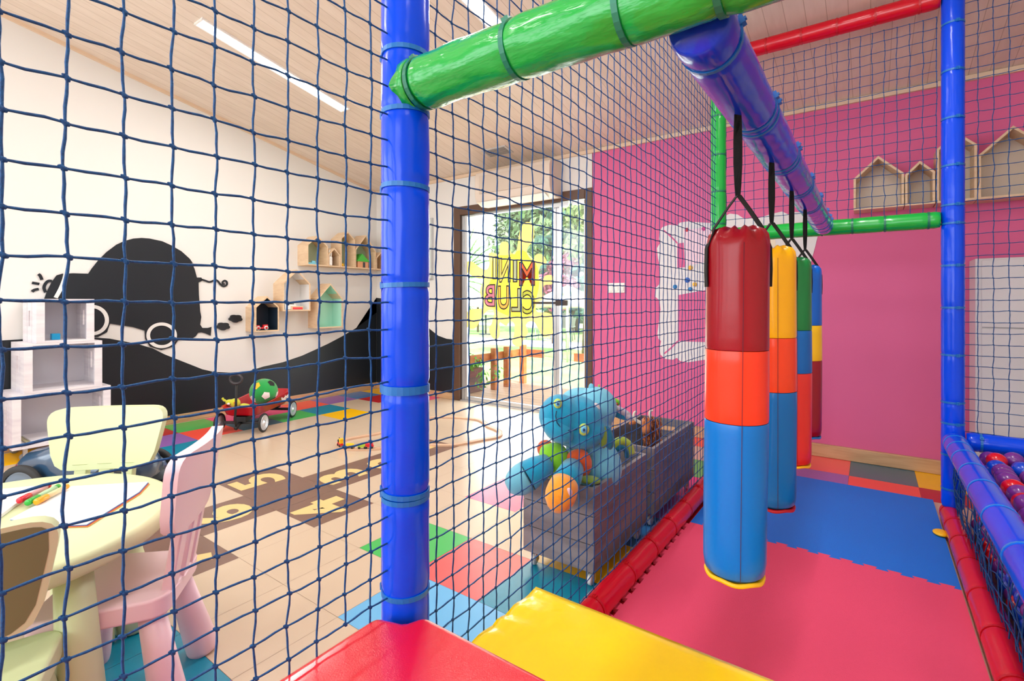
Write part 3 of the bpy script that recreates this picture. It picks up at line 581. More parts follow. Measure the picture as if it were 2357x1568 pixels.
# ================================================================== NETS
def net(name, label, O, U, V, nu, nv, cell=0.05, r=0.0016, jit=0.0015, seed=1, sides=5, bulge=None, knot=1.0, keep=None):
    rg = np.random.default_rng(seed); O, U, V = np.array(O, float), np.array(U, float), np.array(V, float); W_ = np.cross(U, V)
    cu_, cv_ = cell if isinstance(cell, tuple) else (cell, cell)
    iu, iv = np.meshgrid(np.arange(nu + 1), np.arange(nv + 1), indexing='ij')
    P = O + U * (iu[..., None] * cu_) + V * (iv[..., None] * cv_)
    J = rg.normal(0, jit, P.shape[:2] + (3,)); P = P + U * J[..., :1] + V * J[..., 1:2] * 0.8 + W_ * J[..., 2:] * 0.6
    if bulge is not None: P = P + bulge(iu * cu_, iv * cv_)[..., None] * W_
    K = np.ones((nu + 1, nv + 1), bool)
    if keep is not None: K = keep(P)
    verts, faces = [], []; off = 0
    def links(A, B, side):
        nonlocal off
        n = len(A)
        if not n: return
        D = B - A; D /= np.linalg.norm(D, axis=1, keepdims=True)
        s1 = np.cross(D, W_); s1 /= np.linalg.norm(s1, axis=1, keepdims=True); s2 = np.cross(D, s1)
        sag = rg.normal(0, 0.0007, (n, 1)); ts = np.array([0, 0.1, 0.35, 0.65, 0.9, 1.0]); amp = rg.uniform(0.0001, 0.0009, (n, 1))
        rings = []
        for t in ts:
            c = A + (B - A) * t + s1 * (amp * math.sin(2 * PI * t) * side + sag * math.sin(PI * t))
            rad = r * (1.15 if t in (0.35, 0.65) else 0.95)
            for q in range(sides):
                a = 2 * PI * q / sides; rings.append(c + s1 * (math.cos(a) * rad) + s2 * (math.sin(a) * rad))
        V_ = np.stack(rings, 1); nr = len(ts); tmpl = []
        for i in range(nr - 1):
            for q in range(sides): tmpl.append([i * sides + q, i * sides + (q + 1) % sides, (i + 1) * sides + (q + 1) % sides, (i + 1) * sides + q])
        tmpl = np.array(tmpl); idx = tmpl[None] + (np.arange(n) * nr * sides)[:, None, None] + off
        verts.append(V_.reshape(-1, 3)); faces.append(idx.reshape(-1, 4)); off += n * nr * sides
    for (A, B, ka, kb, sd) in ((P[:-1], P[1:], K[:-1], K[1:], 1.0), (P[:, :-1], P[:, 1:], K[:, :-1], K[:, 1:], -1.0)):
        k_ = (ka & kb).ravel(); links(A.reshape(-1, 3)[k_], B.reshape(-1, 3)[k_], sd)
    # knots: a lumpy bead plus a slanting cord wound over it
    def lump(ru, rv, rw, ang, du, dv, nn=8, hh=5):
        nonlocal off
        C = P[K].reshape(-1, 3); n = len(C); a_ = ang + rg.normal(0, 0.25, n); t = []
        for i in range(hh):
            b = -PI / 2 + PI * (i + 0.5) / hh
            for j in range(nn): al = 2 * PI * j / nn; t.append((math.cos(b) * math.cos(al), math.cos(b) * math.sin(al), math.sin(b)))
        t = np.array(t); x = t[:, 2] * ru; y = t[:, 0] * rv; z = t[:, 1] * rw
        ca, sa = np.cos(a_)[:, None], np.sin(a_)[:, None]
        xx = (x[None] * ca - y[None] * sa) + du; yy = (x[None] * sa + y[None] * ca) + dv
        Vv = C[:, None] + U * xx[..., None] + V * yy[..., None] + W_ * z[None, :, None]
        tm = [[i * nn + j, i * nn + (j + 1) % nn, (i + 1) * nn + (j + 1) % nn, (i + 1) * nn + j] for i in range(hh - 1) for j in range(nn)]
        cap = [[0, 1, 2, 3], [0, 3, 4, 5], [0, 5, 6, 7]]; e = (hh - 1) * nn; cap += [[e + a for a in c_] for c_ in cap]
        tm = np.array(tm + cap); idx = tm[None] + (np.arange(n) * len(t))[:, None, None] + off
        verts.append(Vv.reshape(-1, 3)); faces.append(idx.reshape(-1, 4)); off += n * len(t)
    k = knot * r
    lump(3.0 * k, 1.8 * k, 1.9 * k, -0.75, 0, 0); lump(2.1 * k, 1.5 * k, 1.7 * k, 0.8, 0.6 * k, -0.5 * k); lump(1.7 * k, 1.1 * k, 1.4 * k, -0.2, -1.4 * k, 1.2 * k)
    Vt = np.concatenate(verts); Ft = np.concatenate(faces)
    cc = np.array([Vt[:, 0].mean(), Vt[:, 1].mean(), Vt[:, 2].min()]); Vt = Vt - cc
    me = bpy.data.meshes.new(name); me.vertices.add(len(Vt)); me.vertices.foreach_set('co', Vt.ravel())
    me.loops.add(Ft.size); me.loops.foreach_set('vertex_index', Ft.ravel().astype(np.int32)); me.polygons.add(len(Ft))
    me.polygons.foreach_set('loop_start', (np.arange(len(Ft)) * 4).astype(np.int32)); me.polygons.foreach_set('loop_total', np.full(len(Ft), 4, np.int32))
    me.polygons.foreach_set('use_smooth', np.ones(len(Ft), bool)); me.materials.append(net_mat); me.update(calc_edges=True); me.validate()
    o = bpy.data.objects.new(name, me); COL.objects.link(o); o.location = tuple(cc)
    return tag(o, label, 'net')
NX = -0.741; c_ = 0.0506
net('safety_net', 'blue knotted safety net left of the thick blue post, nearest the viewer', (NX, 0.644 - 17 * 0.053, 1.048 - 12 * c_), (0, 1, 0), (0, 0, 1), 17, 42, (0.053, 0.0507), 0.0016, seed=3, sides=6, knot=1.05,
    keep=lambda P: P[..., 2] > 0.44)
net('safety_net', 'long blue knotted safety net between the thick blue post and the green post', (NX, 0.761 - 0.0527, 1.008 - 18 * 0.0503), (0, 1, 0), (0, 0, 1), 46, 48, (0.0527, 0.0503), 0.0016, seed=4, jit=0.0016,
    keep=lambda P: (P[..., 2] < cz(3.14) + (3.14 - P[..., 1]) * 0.205 - 0.02))
net('safety_net', 'blue net above the far green beam, in front of the pink wall', (-0.692, 3.14, 1.481), (1, 0, 0), (0, 0, 1), 19, 18, (0.05, 0.052), 0.0015, seed=5, sides=4, knot=0.95)
net('safety_net', 'blue net behind the ball pit, right of the far blue post', (0.354, 3.14, 0.44), (1, 0, 0), (0, 0, 1), 26, 40, (0.052, 0.0515), 0.0015, seed=6, sides=4, knot=0.95)
net('safety_net', 'low blue net holding back the balls between the two rails', (0.325, 3.08, 0.075), (0, -1, 0), (0, 0, 1), 46, 6, 0.05, 0.0017, seed=7, jit=0.005, bulge=lambda u, v: -0.0 * u + 0.018 * np.sin(v / 0.3 * PI) * (0.6 + 0.4 * np.sin(u * 9)))

# ================================================================== PUNCHING BAGS
BR = 0.0545
def bag(y, cols, label, rim, tip=0.0):
    z0, z1, z2, z3 = 0.545, 0.832, 0.963, 1.185
    root = thing('punching_bag', label, 'punching bag', (-0.2, y, z0), 0.0, 'padded punching bags hanging in a row')
    n = 56
    def wr(p, a, z, r_):
        k = 1 + 0.010 * math.sin(2 * a + z * 9) + 0.006 * math.sin(5 * a - 14 * z)
        if z > z3 - 0.035:
            g_ = (z - (z3 - 0.035)) / 0.035; k += 0.06 * g_ * math.sin(9 * a + 1.3 * math.sin(2 * a)); return (p[0] * k, p[1] * k, z + 0.004 * g_ * math.sin(11 * a))
        return (p[0] * k, p[1] * k, z)
    def seg_(name, prof, c, ct=False, cb=False):
        m = MB(); m.lathe([(r_, z - z0) for r_, z in prof], n, 0, None, lambda p, a, z, r_: (lambda q: (q[0] + tip * (z3 - (z + z0)), q[1], q[2] - z0))(wr(p, a, z + z0, r_)), ct, cb)
        m.build(name, vinyl('bag_%d_%d_%d' % c, c, 0.12, 12, rough=0.3, spec=0.3, coat=0.12), root, False)
    lo = [(BR * 0.8, z0 + 0.004), (BR * 0.96, z0 + 0.012), (BR, z0 + 0.03)] + [(BR, z0 + 0.03 + (z1 - z0 - 0.034) * i / 12) for i in range(1, 13)] + [(BR * 0.985, z1 - 0.001)]
    seg_('lower_panel', lo, cols[2], False, True)
    seg_('middle_panel', [(BR * 0.985, z1)] + [(BR, z1 + 0.004 + (z2 - z1 - 0.008) * i / 6) for i in range(7)] + [(BR * 0.985, z2 - 0.001)], cols[1], False, False)
    seg_('upper_panel', [(BR * 0.985, z2)] + [(BR, z2 + 0.004 + (z3 - z2 - 0.04) * i / 9) for i in range(10)] + [(BR * 0.985, z3 - 0.026), (BR * 0.93, z3 - 0.014), (BR * 0.8, z3 - 0.005), (BR * 0.55, z3), (BR * 0.3, z3 - 0.002), (BR * 0.16, z3 - 0.012)], cols[0], True, False)
    m = MB(); m.lathe([(BR * 0.80, 0.003), (BR * 0.93, 0.006), (BR * 0.965, 0.001), (BR * 0.95, -0.0015), (BR * 0.6, -0.002)], n, 0, None, lambda p, a, z, r_: (p[0] + tip * (z3 - z0), p[1], z + 0.0014 * math.sin(6 * a)), False, True)
    m.build('bottom_trim', rim, root, False)
    m = MB(); a = R(-68)
    m.tube([(math.cos(a) * (BR + 0.0006) + tip * (z3 - z0 - t), math.sin(a) * (BR + 0.0006), t) for t in (0.01, 0.2, 0.4, 0.61)], 0.0005, 6); m.build('seam', mat('dark_thread', (90, 40, 60), 0.8), root, False)
    # webbing: a doubled band from the beam that parts into two and runs down both sides of the bag
    dx, dy = 0.86, 0.50; ap = 1.247 - z0
    def ribbon(pts, wdir, wd, th=0.0016):
        m_ = MB(); P = [Vector(p) for p in pts]; vs, fs = [], []
        for i, p in enumerate(P):
            t = (P[min(i + 1, len(P) - 1)] - P[max(i - 1, 0)]).normalized(); wv = Vector(wdir[i] if isinstance(wdir, list) else wdir); wv = (wv - t * wv.dot(t)).normalized(); nn = t.cross(wv)
            hw_ = (wd[i] if isinstance(wd, list) else wd) / 2
            for a_, b_ in ((-1, -1), (1, -1), (1, 1), (-1, 1)): vs.append(p + wv * hw_ * a_ + nn * th / 2 * b_)
        for i in range(len(P) - 1):
            for e in range(4): fs.append((i * 4 + e, i * 4 + (e + 1) % 4, (i + 1) * 4 + (e + 1) % 4, (i + 1) * 4 + e))
        fs += [(0, 3, 2, 1), tuple(len(vs) - 4 + e for e in range(4))]; m_.add(vs, fs, 0, False); return m_
    nb = 1.443 - z0; rb = TB + 0.002
    for sg in (-1, 1):
        hz = [ap, ap + 0.02, ap + 0.06, ap + 0.10, ap + 0.13, nb - TB + 0.006]
        ribbon([(0.0016 * sg, 0.0012 * sg, z) for z in hz], [(0.6, 0.9, 0), (0.75, 0.7, 0), (0.9, 0.5, 0), (0.9, 0.45, 0), (0.8, 0.6, 0), (0.6, 0.8, 0)], [0.006, 0.009, 0.012, 0.012, 0.011, 0.010]).build('hanging_strap', black_web, root, False)
    for s_ in (-1, 1):
        e = BR + 0.0025; pts = [(s_ * 0.002, 0, ap)] + [(dx * s_ * x, dy * s_ * x, z) for x, z in ((0.02, ap - 0.025), (0.043, z3 - z0 + 0.002), (e, z3 - z0 - 0.035), (e + 0.001, z3 - z0 - 0.075), (e, z3 - z0 - 0.107))]
        ribbon(pts, (-dy, dx, 0), 0.018).build('side_strap', black_web, root, False)
    return root
YEL = mat('yellow_trim', (250, 190, 10), 0.4)
bag(1.000, ((150, 10, 26), (246, 60, 26), (0, 116, 204)), 'nearest punching bag, dark red over orange over blue', YEL, -0.010)
bag(1.392, ((250, 180, 0), (246, 70, 28), (0, 110, 190)), 'second punching bag, yellow over orange over blue', tie_red)
bag(1.784, ((22, 128, 62), (0, 104, 190), (232, 50, 40)), 'third punching bag, green over blue over orange red', YEL)
bag(2.180, ((0, 100, 205), (250, 200, 20), (150, 12, 34)), 'farthest punching bag, blue over yellow over dark red', tie_blue)

# ================================================================== BALL PIT BALLS
bm = {}
for nm, c in (('red', (226, 14, 36)), ('purple', (122, 52, 148)), ('blue', (8, 74, 214))):
    mb = MB(); mb.ball((0, 0, 0), 0.036, 22); o = mb.build('pit_ball', mat('pit_ball_' + nm, c, 0.25, 0.5, coat=0.3)); bm[nm] = o
lab = dict(red='red plastic ball lying in the ball pit', purple='purple plastic ball lying in the ball pit', blue='blue plastic ball lying in the ball pit')
rb_ = random.Random(21); used = set(); nball = 0
def put_ball(x, y, z, nm=None):
    global nball
    nm = nm or rb_.choice(['red', 'red', 'purple', 'blue', 'blue', 'purple'])
    o = bm[nm]
    if nm in used: o = o.copy(); COL.objects.link(o)
    used.add(nm); o.location = (x, y, z); tag(o, lab[nm], 'ball', nm + ' ball pit balls'); nball += 1
for col in range(2):
    for k in range(5):
        z = 0.038 + k * 0.0635; y = 3.055 - ((k + col) % 2) * 0.036
        while y > 1.50: put_ball(0.405 + col * 0.068 + rb_.uniform(0, 0.008), y + rb_.uniform(-0.012, 0.012), z + (rb_.uniform(0, 0.012) if k else 0)); y -= 0.0735
for q in range(4):
    for j in range(12 - q): put_ball(0.436 + q * 0.0735 + rb_.uniform(-0.008, 0.008), 3.045 - j * 0.0745 - (q % 2) * 0.036 + rb_.uniform(-0.01, 0.01), 0.352 + 0.004 * q + rb_.uniform(-0.012, 0.014), rb_.choice(['purple', 'purple', 'red', 'purple', 'blue', 'red']))
# ================================================================== WALL SHELVES SHAPED LIKE HOUSES
def house(mb_frame, mb_back, u0, u1, z0, ze, zp, d0, d1, fn, th=0.012):
    """open-fronted house box: outline boards from depth d0 (wall) to d1 (front) and a back panel"""
    um = (u0 + u1) / 2; O_ = [(u0, z0), (u1, z0), (u1, ze), (um, zp), (u0, ze)]; sl = math.hypot(um - u0, zp - ze); k = th * sl / (um - u0)
    I_ = [(u0 + th, z0 + th), (u1 - th, z0 + th), (u1 - th, ze + (zp - ze) * th / (um - u0) - k), (um, zp - k), (u0 + th, ze + (zp - ze) * th / (um - u0) - k)]
    vs = [fn(u, v, d0) for u, v in O_] + [fn(u, v, d1) for u, v in O_] + [fn(u, v, d0) for u, v in I_] + [fn(u, v, d1) for u, v in I_]
    fs = []
    for i in range(5):
        j = (i + 1) % 5; fs += [(i, j, 5 + j, 5 + i), (10 + i, 15 + i, 15 + j, 10 + j), (5 + i, 5 + j, 15 + j, 15 + i), (i, 10 + i, 10 + j, j)]
    mb_frame.add(vs, fs); mb_back.prism(I_, d0, d0 + 0.006, fn)
ply_in = mat('pale_shelf_back', (206, 192, 176), 0.55); sage = mat('sage_panel', (168, 192, 164), 0.55)
SD = 0.18
sh = thing('house_shelf', 'long plywood shelf of joined little houses on the white left wall', 'shelf', (XL, 3.5, 1.43))
for u0, u1, ze, zp, bk in ((2.964, 3.205, 1.645, 1.745, sage), (3.21, 3.36, 1.56, 1.635, ply_in), (3.365, 3.55, 1.75, 1.83, sage), (3.555, 3.845, 1.64, 1.82, sage), (3.85, 3.985, 1.57, 1.64, ply_in)):
    a, b = MB(), MB(); house(a, b, u0, u1, 1.43, ze, zp, 0.0, SD, LW); a.build('house_box', ply, sh); b.build('back_panel', bk, sh)
for u0, u1, z0, ze, zp, bk, lab_ in ((2.425, 2.66, 0.765, 1.0, 1.105, mat('navy_panel', (30, 46, 62), 0.5), 'small house-shaped wall shelf with a dark navy inside'),
                                      (2.70, 3.0, 0.957, 1.235, 1.377, mat('white_panel', (232, 230, 228), 0.5), 'house-shaped wall shelf with a white inside, highest of the three'),
                                      (3.085, 3.388, 0.77, 1.086, 1.248, mat('mint_panel', (176, 226, 206), 0.5), 'house-shaped wall shelf with a mint green inside')):
    t = thing('house_shelf', lab_, 'shelf', (XL, (u0 + u1) / 2, z0)); a, b = MB(), MB(); house(a, b, u0, u1, z0, ze, zp, 0.0, SD, LW); a.build('house_box', ply, t); b.build('back_panel', bk, t)
    # painted lining
    m = MB(); th = 0.0125; um = (u0 + u1) / 2; a, b = MB(), MB(); house(a, b, u0 + 0.0122, u1 - 0.0122, z0 + 0.0122, ze + 0.001, zp - 0.021, 0.006, SD - 0.004, LW, 0.0015); a.build('painted_lining', bk, t)
sh2 = thing('house_shelf', 'long plywood shelf of joined little houses on the pink wall', 'shelf', (0.3, YB, 1.63))
for u0, u1, ze, zp in ((-0.086, 0.167, 1.83, 1.955), (0.171, 0.311, 1.818, 1.892), (0.316, 0.493, 1.945, 2.03), (0.497, 0.782, 1.88, 2.02), (0.786, 0.93, 1.80, 1.875)):
    a, b = MB(), MB(); house(a, b, u0, u1, 1.63, ze, zp, 0.0, 0.16, BW); a.build('house_box', ply, sh2); b.build('back_panel', ply_in, sh2)
# toys on the shelves
XF = XL + 0.155
def sb(y, z): return (XF, y, z)
t = thing('toy_car', 'little red wooden car with white wheels in the navy house shelf', 'toy car', (XF, 2.505, 0.777))
rd = mat('toy_red', (214, 30, 40), 0.35); wt = mat('toy_white', (240, 238, 234), 0.35)
m = MB(); m.box(XF - 0.03, XF - 0.002, 2.45, 2.565, 0.79, 0.806); m.box(XF - 0.03, XF - 0.002, 2.45, 2.485, 0.806, 0.826); m.box(XF - 0.03, XF - 0.002, 2.52, 2.565, 0.806, 0.83); m.build('car_body', rd, t, bevel=0.003)
for y in (2.468, 2.545):
    m = MB(); m.lathe([(0.02, 0), (0.02, 0.006), (0.008, 0.008)], 18, 0, Matrix.Translation((XF - 0.001, y, 0.7985)) @ rot('Y', 90)); w_ = m.build('wheel', wt, t)
    m = MB(); m.lathe([(0.012, 0), (0.012, 0.0015)], 14, 0, Matrix.Translation((XF + 0.0065, y, 0.7985)) @ rot('Y', 90)); m.build('hub', rd, w_)
t = thing('toy_cash_register', 'white and wood toy till with a red drawer in the white house shelf', 'toy', (XF, 2.85, 0.969))
m = MB(); m.box(XF - 0.06, XF + 0.01, 2.80, 2.93, 0.97, 1.005); m.build('wooden_base', ply, t, bevel=0.003)
m = MB(); m.box(XF + 0.0101, XF + 0.016, 2.812, 2.918, 0.974, 0.995); m.build('drawer', mat('drawer_red', (235, 30, 50), 0.35), t, bevel=0.002)
m = MB(); m.prism([(2.74, 0.975), (2.798, 0.975), (2.86, 1.006), (2.845, 1.045), (2.74, 1.05)], XF - 0.05, XF - 0.005, lambda u, v, s: (s, u, v)); m.box(XF - 0.0049, XF - 0.003, 2.75, 2.835, 1.025, 1.034, 1); m.build('keyboard', [wt, dark_pl], t)
t = thing('toy_rabbit', 'white toy rabbit with tall ears in the second little house of the long shelf', 'toy rabbit', (XF, 3.25, 1.442))
m = MB(); m.lathe([(0.018, 0), (0.022, 0.01), (0.022, 0.085), (0.016, 0.1)], 18, 0, Matrix.Translation((XF, 3.25, 1.442))); m.build('body', wt, t)
for dy in (-0.010, 0.010): m = MB(); m.ball((XF, 3.25 + dy, 1.575), (0.008, 0.010, 0.040), 12); m.build('ear', wt, t)
m = MB()
for dy, dz in ((-0.006, 0.07), (0.006, 0.06)): m.ball((XF + 0.021, 3.25 + dy, 1.442 + dz), 0.0028, 8)
m.build('eye', black_pl, t)
m = MB(); m.ball((XF, 3.405, 1.457), (0.014, 0.016, 0.015), 12); m.ball((XF + 0.006, 3.405, 1.475), (0.008, 0.006, 0.008), 10); m.ball((XF, 3.445, 1.453), (0.01, 0.012, 0.010), 12); tag(m.build('toy_duck', mat('duck_yellow', (244, 186, 20), 0.4), remesh=0.003), 'tiny yellow toy figure in the third house of the long shelf', 'toy')
t = thing('toy_house', 'little toy house with a green roof in the long shelf', 'toy house', (XF - 0.05, 3.66, 1.442))
m = MB(); m.box(XF - 0.09, XF + 0.01, 3.60, 3.745, 1.442, 1.512, 0); m.build('walls', mat('toy_terracotta', (222, 158, 116), 0.6), t)
m = MB(); m.prism([(3.585, 1.512), (3.765, 1.512), (3.655, 1.60)], XF - 0.1, XF + 0.02, lambda u, v, s: (s, u, v)); m.build('roof', mat('toy_green', (70, 178, 60), 0.45), t)
m = MB(); m.box(XF + 0.0101, XF + 0.013, 3.67, 3.70, 1.445, 1.505); m.build('door', dark_pl, t)
t = thing('toy_boat', 'pale blue toy with small dark dots in the first house of the long shelf', 'toy', (XF, 3.03, 1.442))
m = MB(); m.box(XF - 0.04, XF, 2.985, 3.085, 1.4425, 1.462); m.box(XF - 0.03, XF - 0.01, 3.04, 3.08, 1.462, 1.482); m.build('body', mat('toy_sky', (120, 200, 222), 0.4), t, bevel=0.003)

# ================================================================== WHITE CRATES
def caster(parent, x, y, zt_, r_=0.022, wm=None):
    m = MB(); m.box(x - 0.018, x + 0.018, y - 0.018, y + 0.018, zt_ - 0.004, zt_ - 0.0002); m.box(x - 0.012, x - 0.009, y - 0.012, y + 0.010, r_ * 0.8, zt_ - 0.004); m.box(x + 0.009, x + 0.012, y - 0.012, y + 0.010, r_ * 0.8, zt_ - 0.004)
    c = m.build('caster', silver, parent)
    m = MB(); m.lathe([(r_ * 0.9, -0.008), (r_, -0.005), (r_, 0.005), (r_ * 0.9, 0.008)], 18, 0, Matrix.Translation((x, y - 0.006, r_)) @ rot('Y', 90)); m.build('caster_wheel', wm or mat('grey_rubber', (120, 120, 124), 0.5), c)
def wcrate(label, y0, y1, z0, z1, wheels=False):
    x0, x1 = -4.87, -4.50; t = thing('wooden_crate', label, 'crate', (-4.69, (y0 + y1) / 2, z0), 0, 'white wooden crates stacked as shelves')
    H_ = z1 - z0; th = 0.014
    for ya, yb in ((y0, y0 + th), (y1 - th, y1)):
        m = MB(); wd = (x1 - x0 - 0.02) / 3
        for k in range(3):
            xa = x0 + k * (wd + 0.01); xb = xa + wd
            if k == 1:
                zc = z0 + H_ * 0.55; hh = H_ * 0.18; m.box(xa, xb, ya, yb, z0, zc - hh); m.box(xa, xb, ya, yb, zc + hh, z1); m.box(xa, xa + wd * 0.3, ya, yb, zc - hh, zc + hh); m.box(xb - wd * 0.35, xb, ya, yb, zc - hh, zc + hh)
            else: m.box(xa, xb, ya, yb, z0, z1)
        m.build('side_panel', white_wood, t)
    m = MB(); m.box(x0, x1, y0 + th, y1 - th, z1 - th, z1); m.build('top_panel', white_wood, t)
    m = MB(); m.box(x0, x1, y0 + th, y1 - th, z0, z0 + th); m.build('bottom_panel', white_wood, t)
    m = MB(); m.box(x0, x0 + 0.01, y0 + th, y1 - th, z0 + th, z1 - th); m.build('back_panel', mat('crate_back', (236, 234, 240), 0.55), t)
    for ya, yb in ((y0 + th, y0 + 0.042), (y1 - 0.042, y1 - th)): m = MB(); m.box(x1 - 0.02, x1, ya, yb, z0 + th, z1 - th); m.build('stile', white_wood, t)
    if wheels:
        for x in (x0 + 0.05, x1 - 0.05):
            for y in (y0 + 0.07, y1 - 0.07): caster(t, x, y, z0, 0.024)
    return t
wcrate('white wooden crate on casters, lowest of the stack against the left wall', 0.745, 1.26, 0.085, 0.443, True)
wcrate('white wooden crate in the middle of the stack by the left wall', 0.80, 1.21, 0.444, 0.772)
wcrate('smallest white wooden crate on top of the stack by the left wall', 0.86, 1.165, 0.773, 1.07)
m = MB(); m.box(-4.63, -4.585, 0.955, 1.0, 0.7875, 0.83); tag(base(m.build('toy_block', mat('block_blue', (20, 160, 214), 0.4), bevel=0.002)), 'small bright blue block lying in the top white crate', 'toy block')
for k in range(3):
    m = MB(); m.box(-4.80 + k * 0.01, -4.53 - k * 0.004, 0.80 + k * 0.02, 1.10 - k * 0.03, 0.0995 + k * 0.009, 0.108 + k * 0.009); tag(base(m.build('magazine', mat('magazine_%d' % k, ((222, 218, 222), (196, 190, 150), (236, 234, 240))[k], 0.5))), 'magazine lying in the bottom white crate, ' + ('lowest of three', 'middle of three', 'on top of two others')[k], 'magazine', 'magazines in the bottom crate')

# ================================================================== TOY CRATES ON THE FLOOR
def gcrate(label, x0, x1, y0, y1, z0, z1):
    t = thing('toy_crate', label, 'crate', ((x0 + x1) / 2, (y0 + y1) / 2, 0), 0, 'grey wooden toy crates beside the net'); th = 0.016; H_ = z1 - z0
    wd = [planks_v for planks_v in ()]
    for nm, a in (('front_panel', y0), ('rear_panel', y1 - th)):
        m = MB()
        for k in range(3):
            za = z0 + k * H_ / 3 + 0.0016; zb = z0 + (k + 1) * H_ / 3 - 0.0016
            if k == 2:
                xm = (x0 + x1) / 2; hw = 0.055; h0, h1 = za + H_ * 0.10, za + H_ * 0.19
                m.box(x0, xm - hw, a, a + th, za, zb); m.box(xm + hw, x1, a, a + th, za, zb); m.box(xm - hw, xm + hw, a, a + th, za, h0); m.box(xm - hw, xm + hw, a, a + th, h1, zb)
            else: m.box(x0, x1, a, a + th, za, zb)
        m.build(nm, grey_wood, t)
    for a in (x0, x1 - th):
        m = MB()
        for k in range(3): m.box(a, a + th, y0 + th + 0.0005, y1 - th - 0.0005, z0 + k * H_ / 3 + 0.001, z0 + (k + 1) * H_ / 3 - 0.001)
        m.build('side_panel', grey_wood, t)
    m = MB(); m.box(x0 + th, x1 - th, y0 + th, y1 - th, z0, z0 + 0.012); m.build('bottom_panel', grey_wood, t)
    for x in (x0 + 0.03, x1 - 0.03):
        for y in (y0 + 0.04, y1 - 0.04): caster(t, x, y, z0 - 0.0, 0.021, white_pl)
gcrate('grey weathered wooden crate on casters holding the big blue plush', -1.122, -0.812, 1.645, 2.17, 0.062, 0.372)
gcrate('grey weathered wooden crate with the brown plush cow, behind the first crate', -1.125, -0.812, 2.26, 2.90, 0.062, 0.372)

# ================================================================== PLUSH TOYS
def fab(n, c, v=None): return mat('plush_' + n, c, 0.9, 0.2, sheen=0.4, bump=(500, 0.35), vary=(30, v) if v else None)
p_teal = fab('teal', (20, 150, 190)); p_light = fab('light_blue', (112, 190, 214)); p_green = fab('lime', (132, 205, 40)); p_or = fab('rust', (206, 84, 36)); p_orange = fab('orange', (250, 156, 40))
p_olive = fab('olive', (120, 150, 50)); p_dteal = fab('deep_teal', (10, 110, 140)); p_lime2 = fab('pale_lime', (176, 204, 70)); p_grey = fab('lining', (196, 192, 200)); p_pale = fab('patch', (214, 206, 206))
def ell(mb, px, py, d, rx, ry, rz=None, ang=0, mi=0, n=18):
    """ellipsoid facing the viewer: rx sideways, ry up, rz in depth (metres), turned by ang degrees"""
    fwd = Vector((-ST, CT, 0)); rgt = Vector((CT, ST, 0)); up = Vector((0, 0, 1)); a = R(ang)
    u = rgt * math.cos(a) + up * math.sin(a); v = -rgt * math.sin(a) + up * math.cos(a)
    M_ = Matrix(((u.x, v.x, fwd.x, 0), (u.y, v.y, fwd.y, 0), (u.z, v.z, fwd.z, 0), (0, 0, 0, 1)))
    mb.ball(at(px, py, d), (rx, ry, rz or min(rx, ry)), n, mi, M_); return mb
def ppx(px, py, d): return at(px, py, d)
pl = thing('plush_monster', 'big blue plush toy with a smiling head slumped over the crate rim', 'plush toy', tuple(at(1335, 1150, 1.98).to_3d()))
D0 = 2.02
m = MB(); ell(m, 1372, 1075, D0, 0.105, 0.115, 0.10); ell(m, 1350, 1030, D0, 0.085, 0.07, 0.08); ell(m, 1385, 1110, D0 + 0.03, 0.06, 0.07, 0.07); m.build('body', p_light, pl, remesh=0.008)
m = MB(); ell(m, 1318, 968, D0 - 0.06, 0.122, 0.098, 0.10, 12); ell(m, 1290, 958, D0 - 0.09, 0.085, 0.085, 0.085); ell(m, 1340, 990, D0 - 0.06, 0.10, 0.075, 0.09, 10); m.build('muzzle', p_teal, pl, remesh=0.007)
m = MB(); ell(m, 1372, 938, D0 - 0.0, 0.085, 0.085, 0.085, 0); ell(m, 1360, 980, D0 + 0.0, 0.085, 0.07, 0.09); ell(m, 1330, 915, D0 + 0.03, 0.07, 0.04, 0.06, 10); m.build('head', p_light, pl, remesh=0.007)
m = MB(); ell(m, 1285, 985, D0 - 0.128, 0.070, 0.050, 0.055, -38); m.build('chin', fab('chin_blue', (38, 160, 198)), pl)
m = MB(); ell(m, 1362, 895, D0, 0.013, 0.022, 0.012, 8); m.build('horn', p_light, pl)
for (x, y, s_) in ((1344, 989, 1.0), (1284, 929, 0.8)):
    m = MB(); ell(m, x, y, D0 - 0.158 if s_ == 1 else D0 - 0.160, 0.0205 * s_, 0.023 * s_, 0.012); e = m.build('eye_patch', fab('eye_lime', (190, 214, 90)), pl)
    m = MB(); ell(m, x, y, D0 - 0.167 if s_ == 1 else D0 - 0.169, 0.012 * s_, 0.014 * s_, 0.006); m.build('iris', mat('iris_blue', (110, 190, 226), 0.3), e)
    m = MB(); ell(m, x, y + 1, D0 - 0.172 if s_ == 1 else D0 - 0.174, 0.005 * s_, 0.006 * s_, 0.003); m.build('pupil', mat('pupil', (20, 60, 110), 0.3), e)
m = MB(); m.tube([at(x, y, D0 - dd - 0.008) for x, y, dd in ((1281, 946, 0.166), (1279, 958, 0.170), (1282, 973, 0.172), (1291, 985, 0.170), (1304, 991, 0.165), (1318, 991, 0.158), (1328, 988, 0.152))], 0.0022, 6); m.build('smile', mat('stitch', (16, 60, 90), 0.8), pl)
m = MB(); ell(m, 1371, 940, D0 - 0.084, 0.017, 0.021, 0.012); m.build('cheek_patch', p_pale, pl)
m = MB(); ell(m, 1424, 950, D0 + 0.02, 0.062, 0.024, 0.016, -25); ell(m, 1405, 938, D0 + 0.01, 0.03, 0.022, 0.02, -15); ear = m.build('ear', p_teal, pl, remesh=0.006)
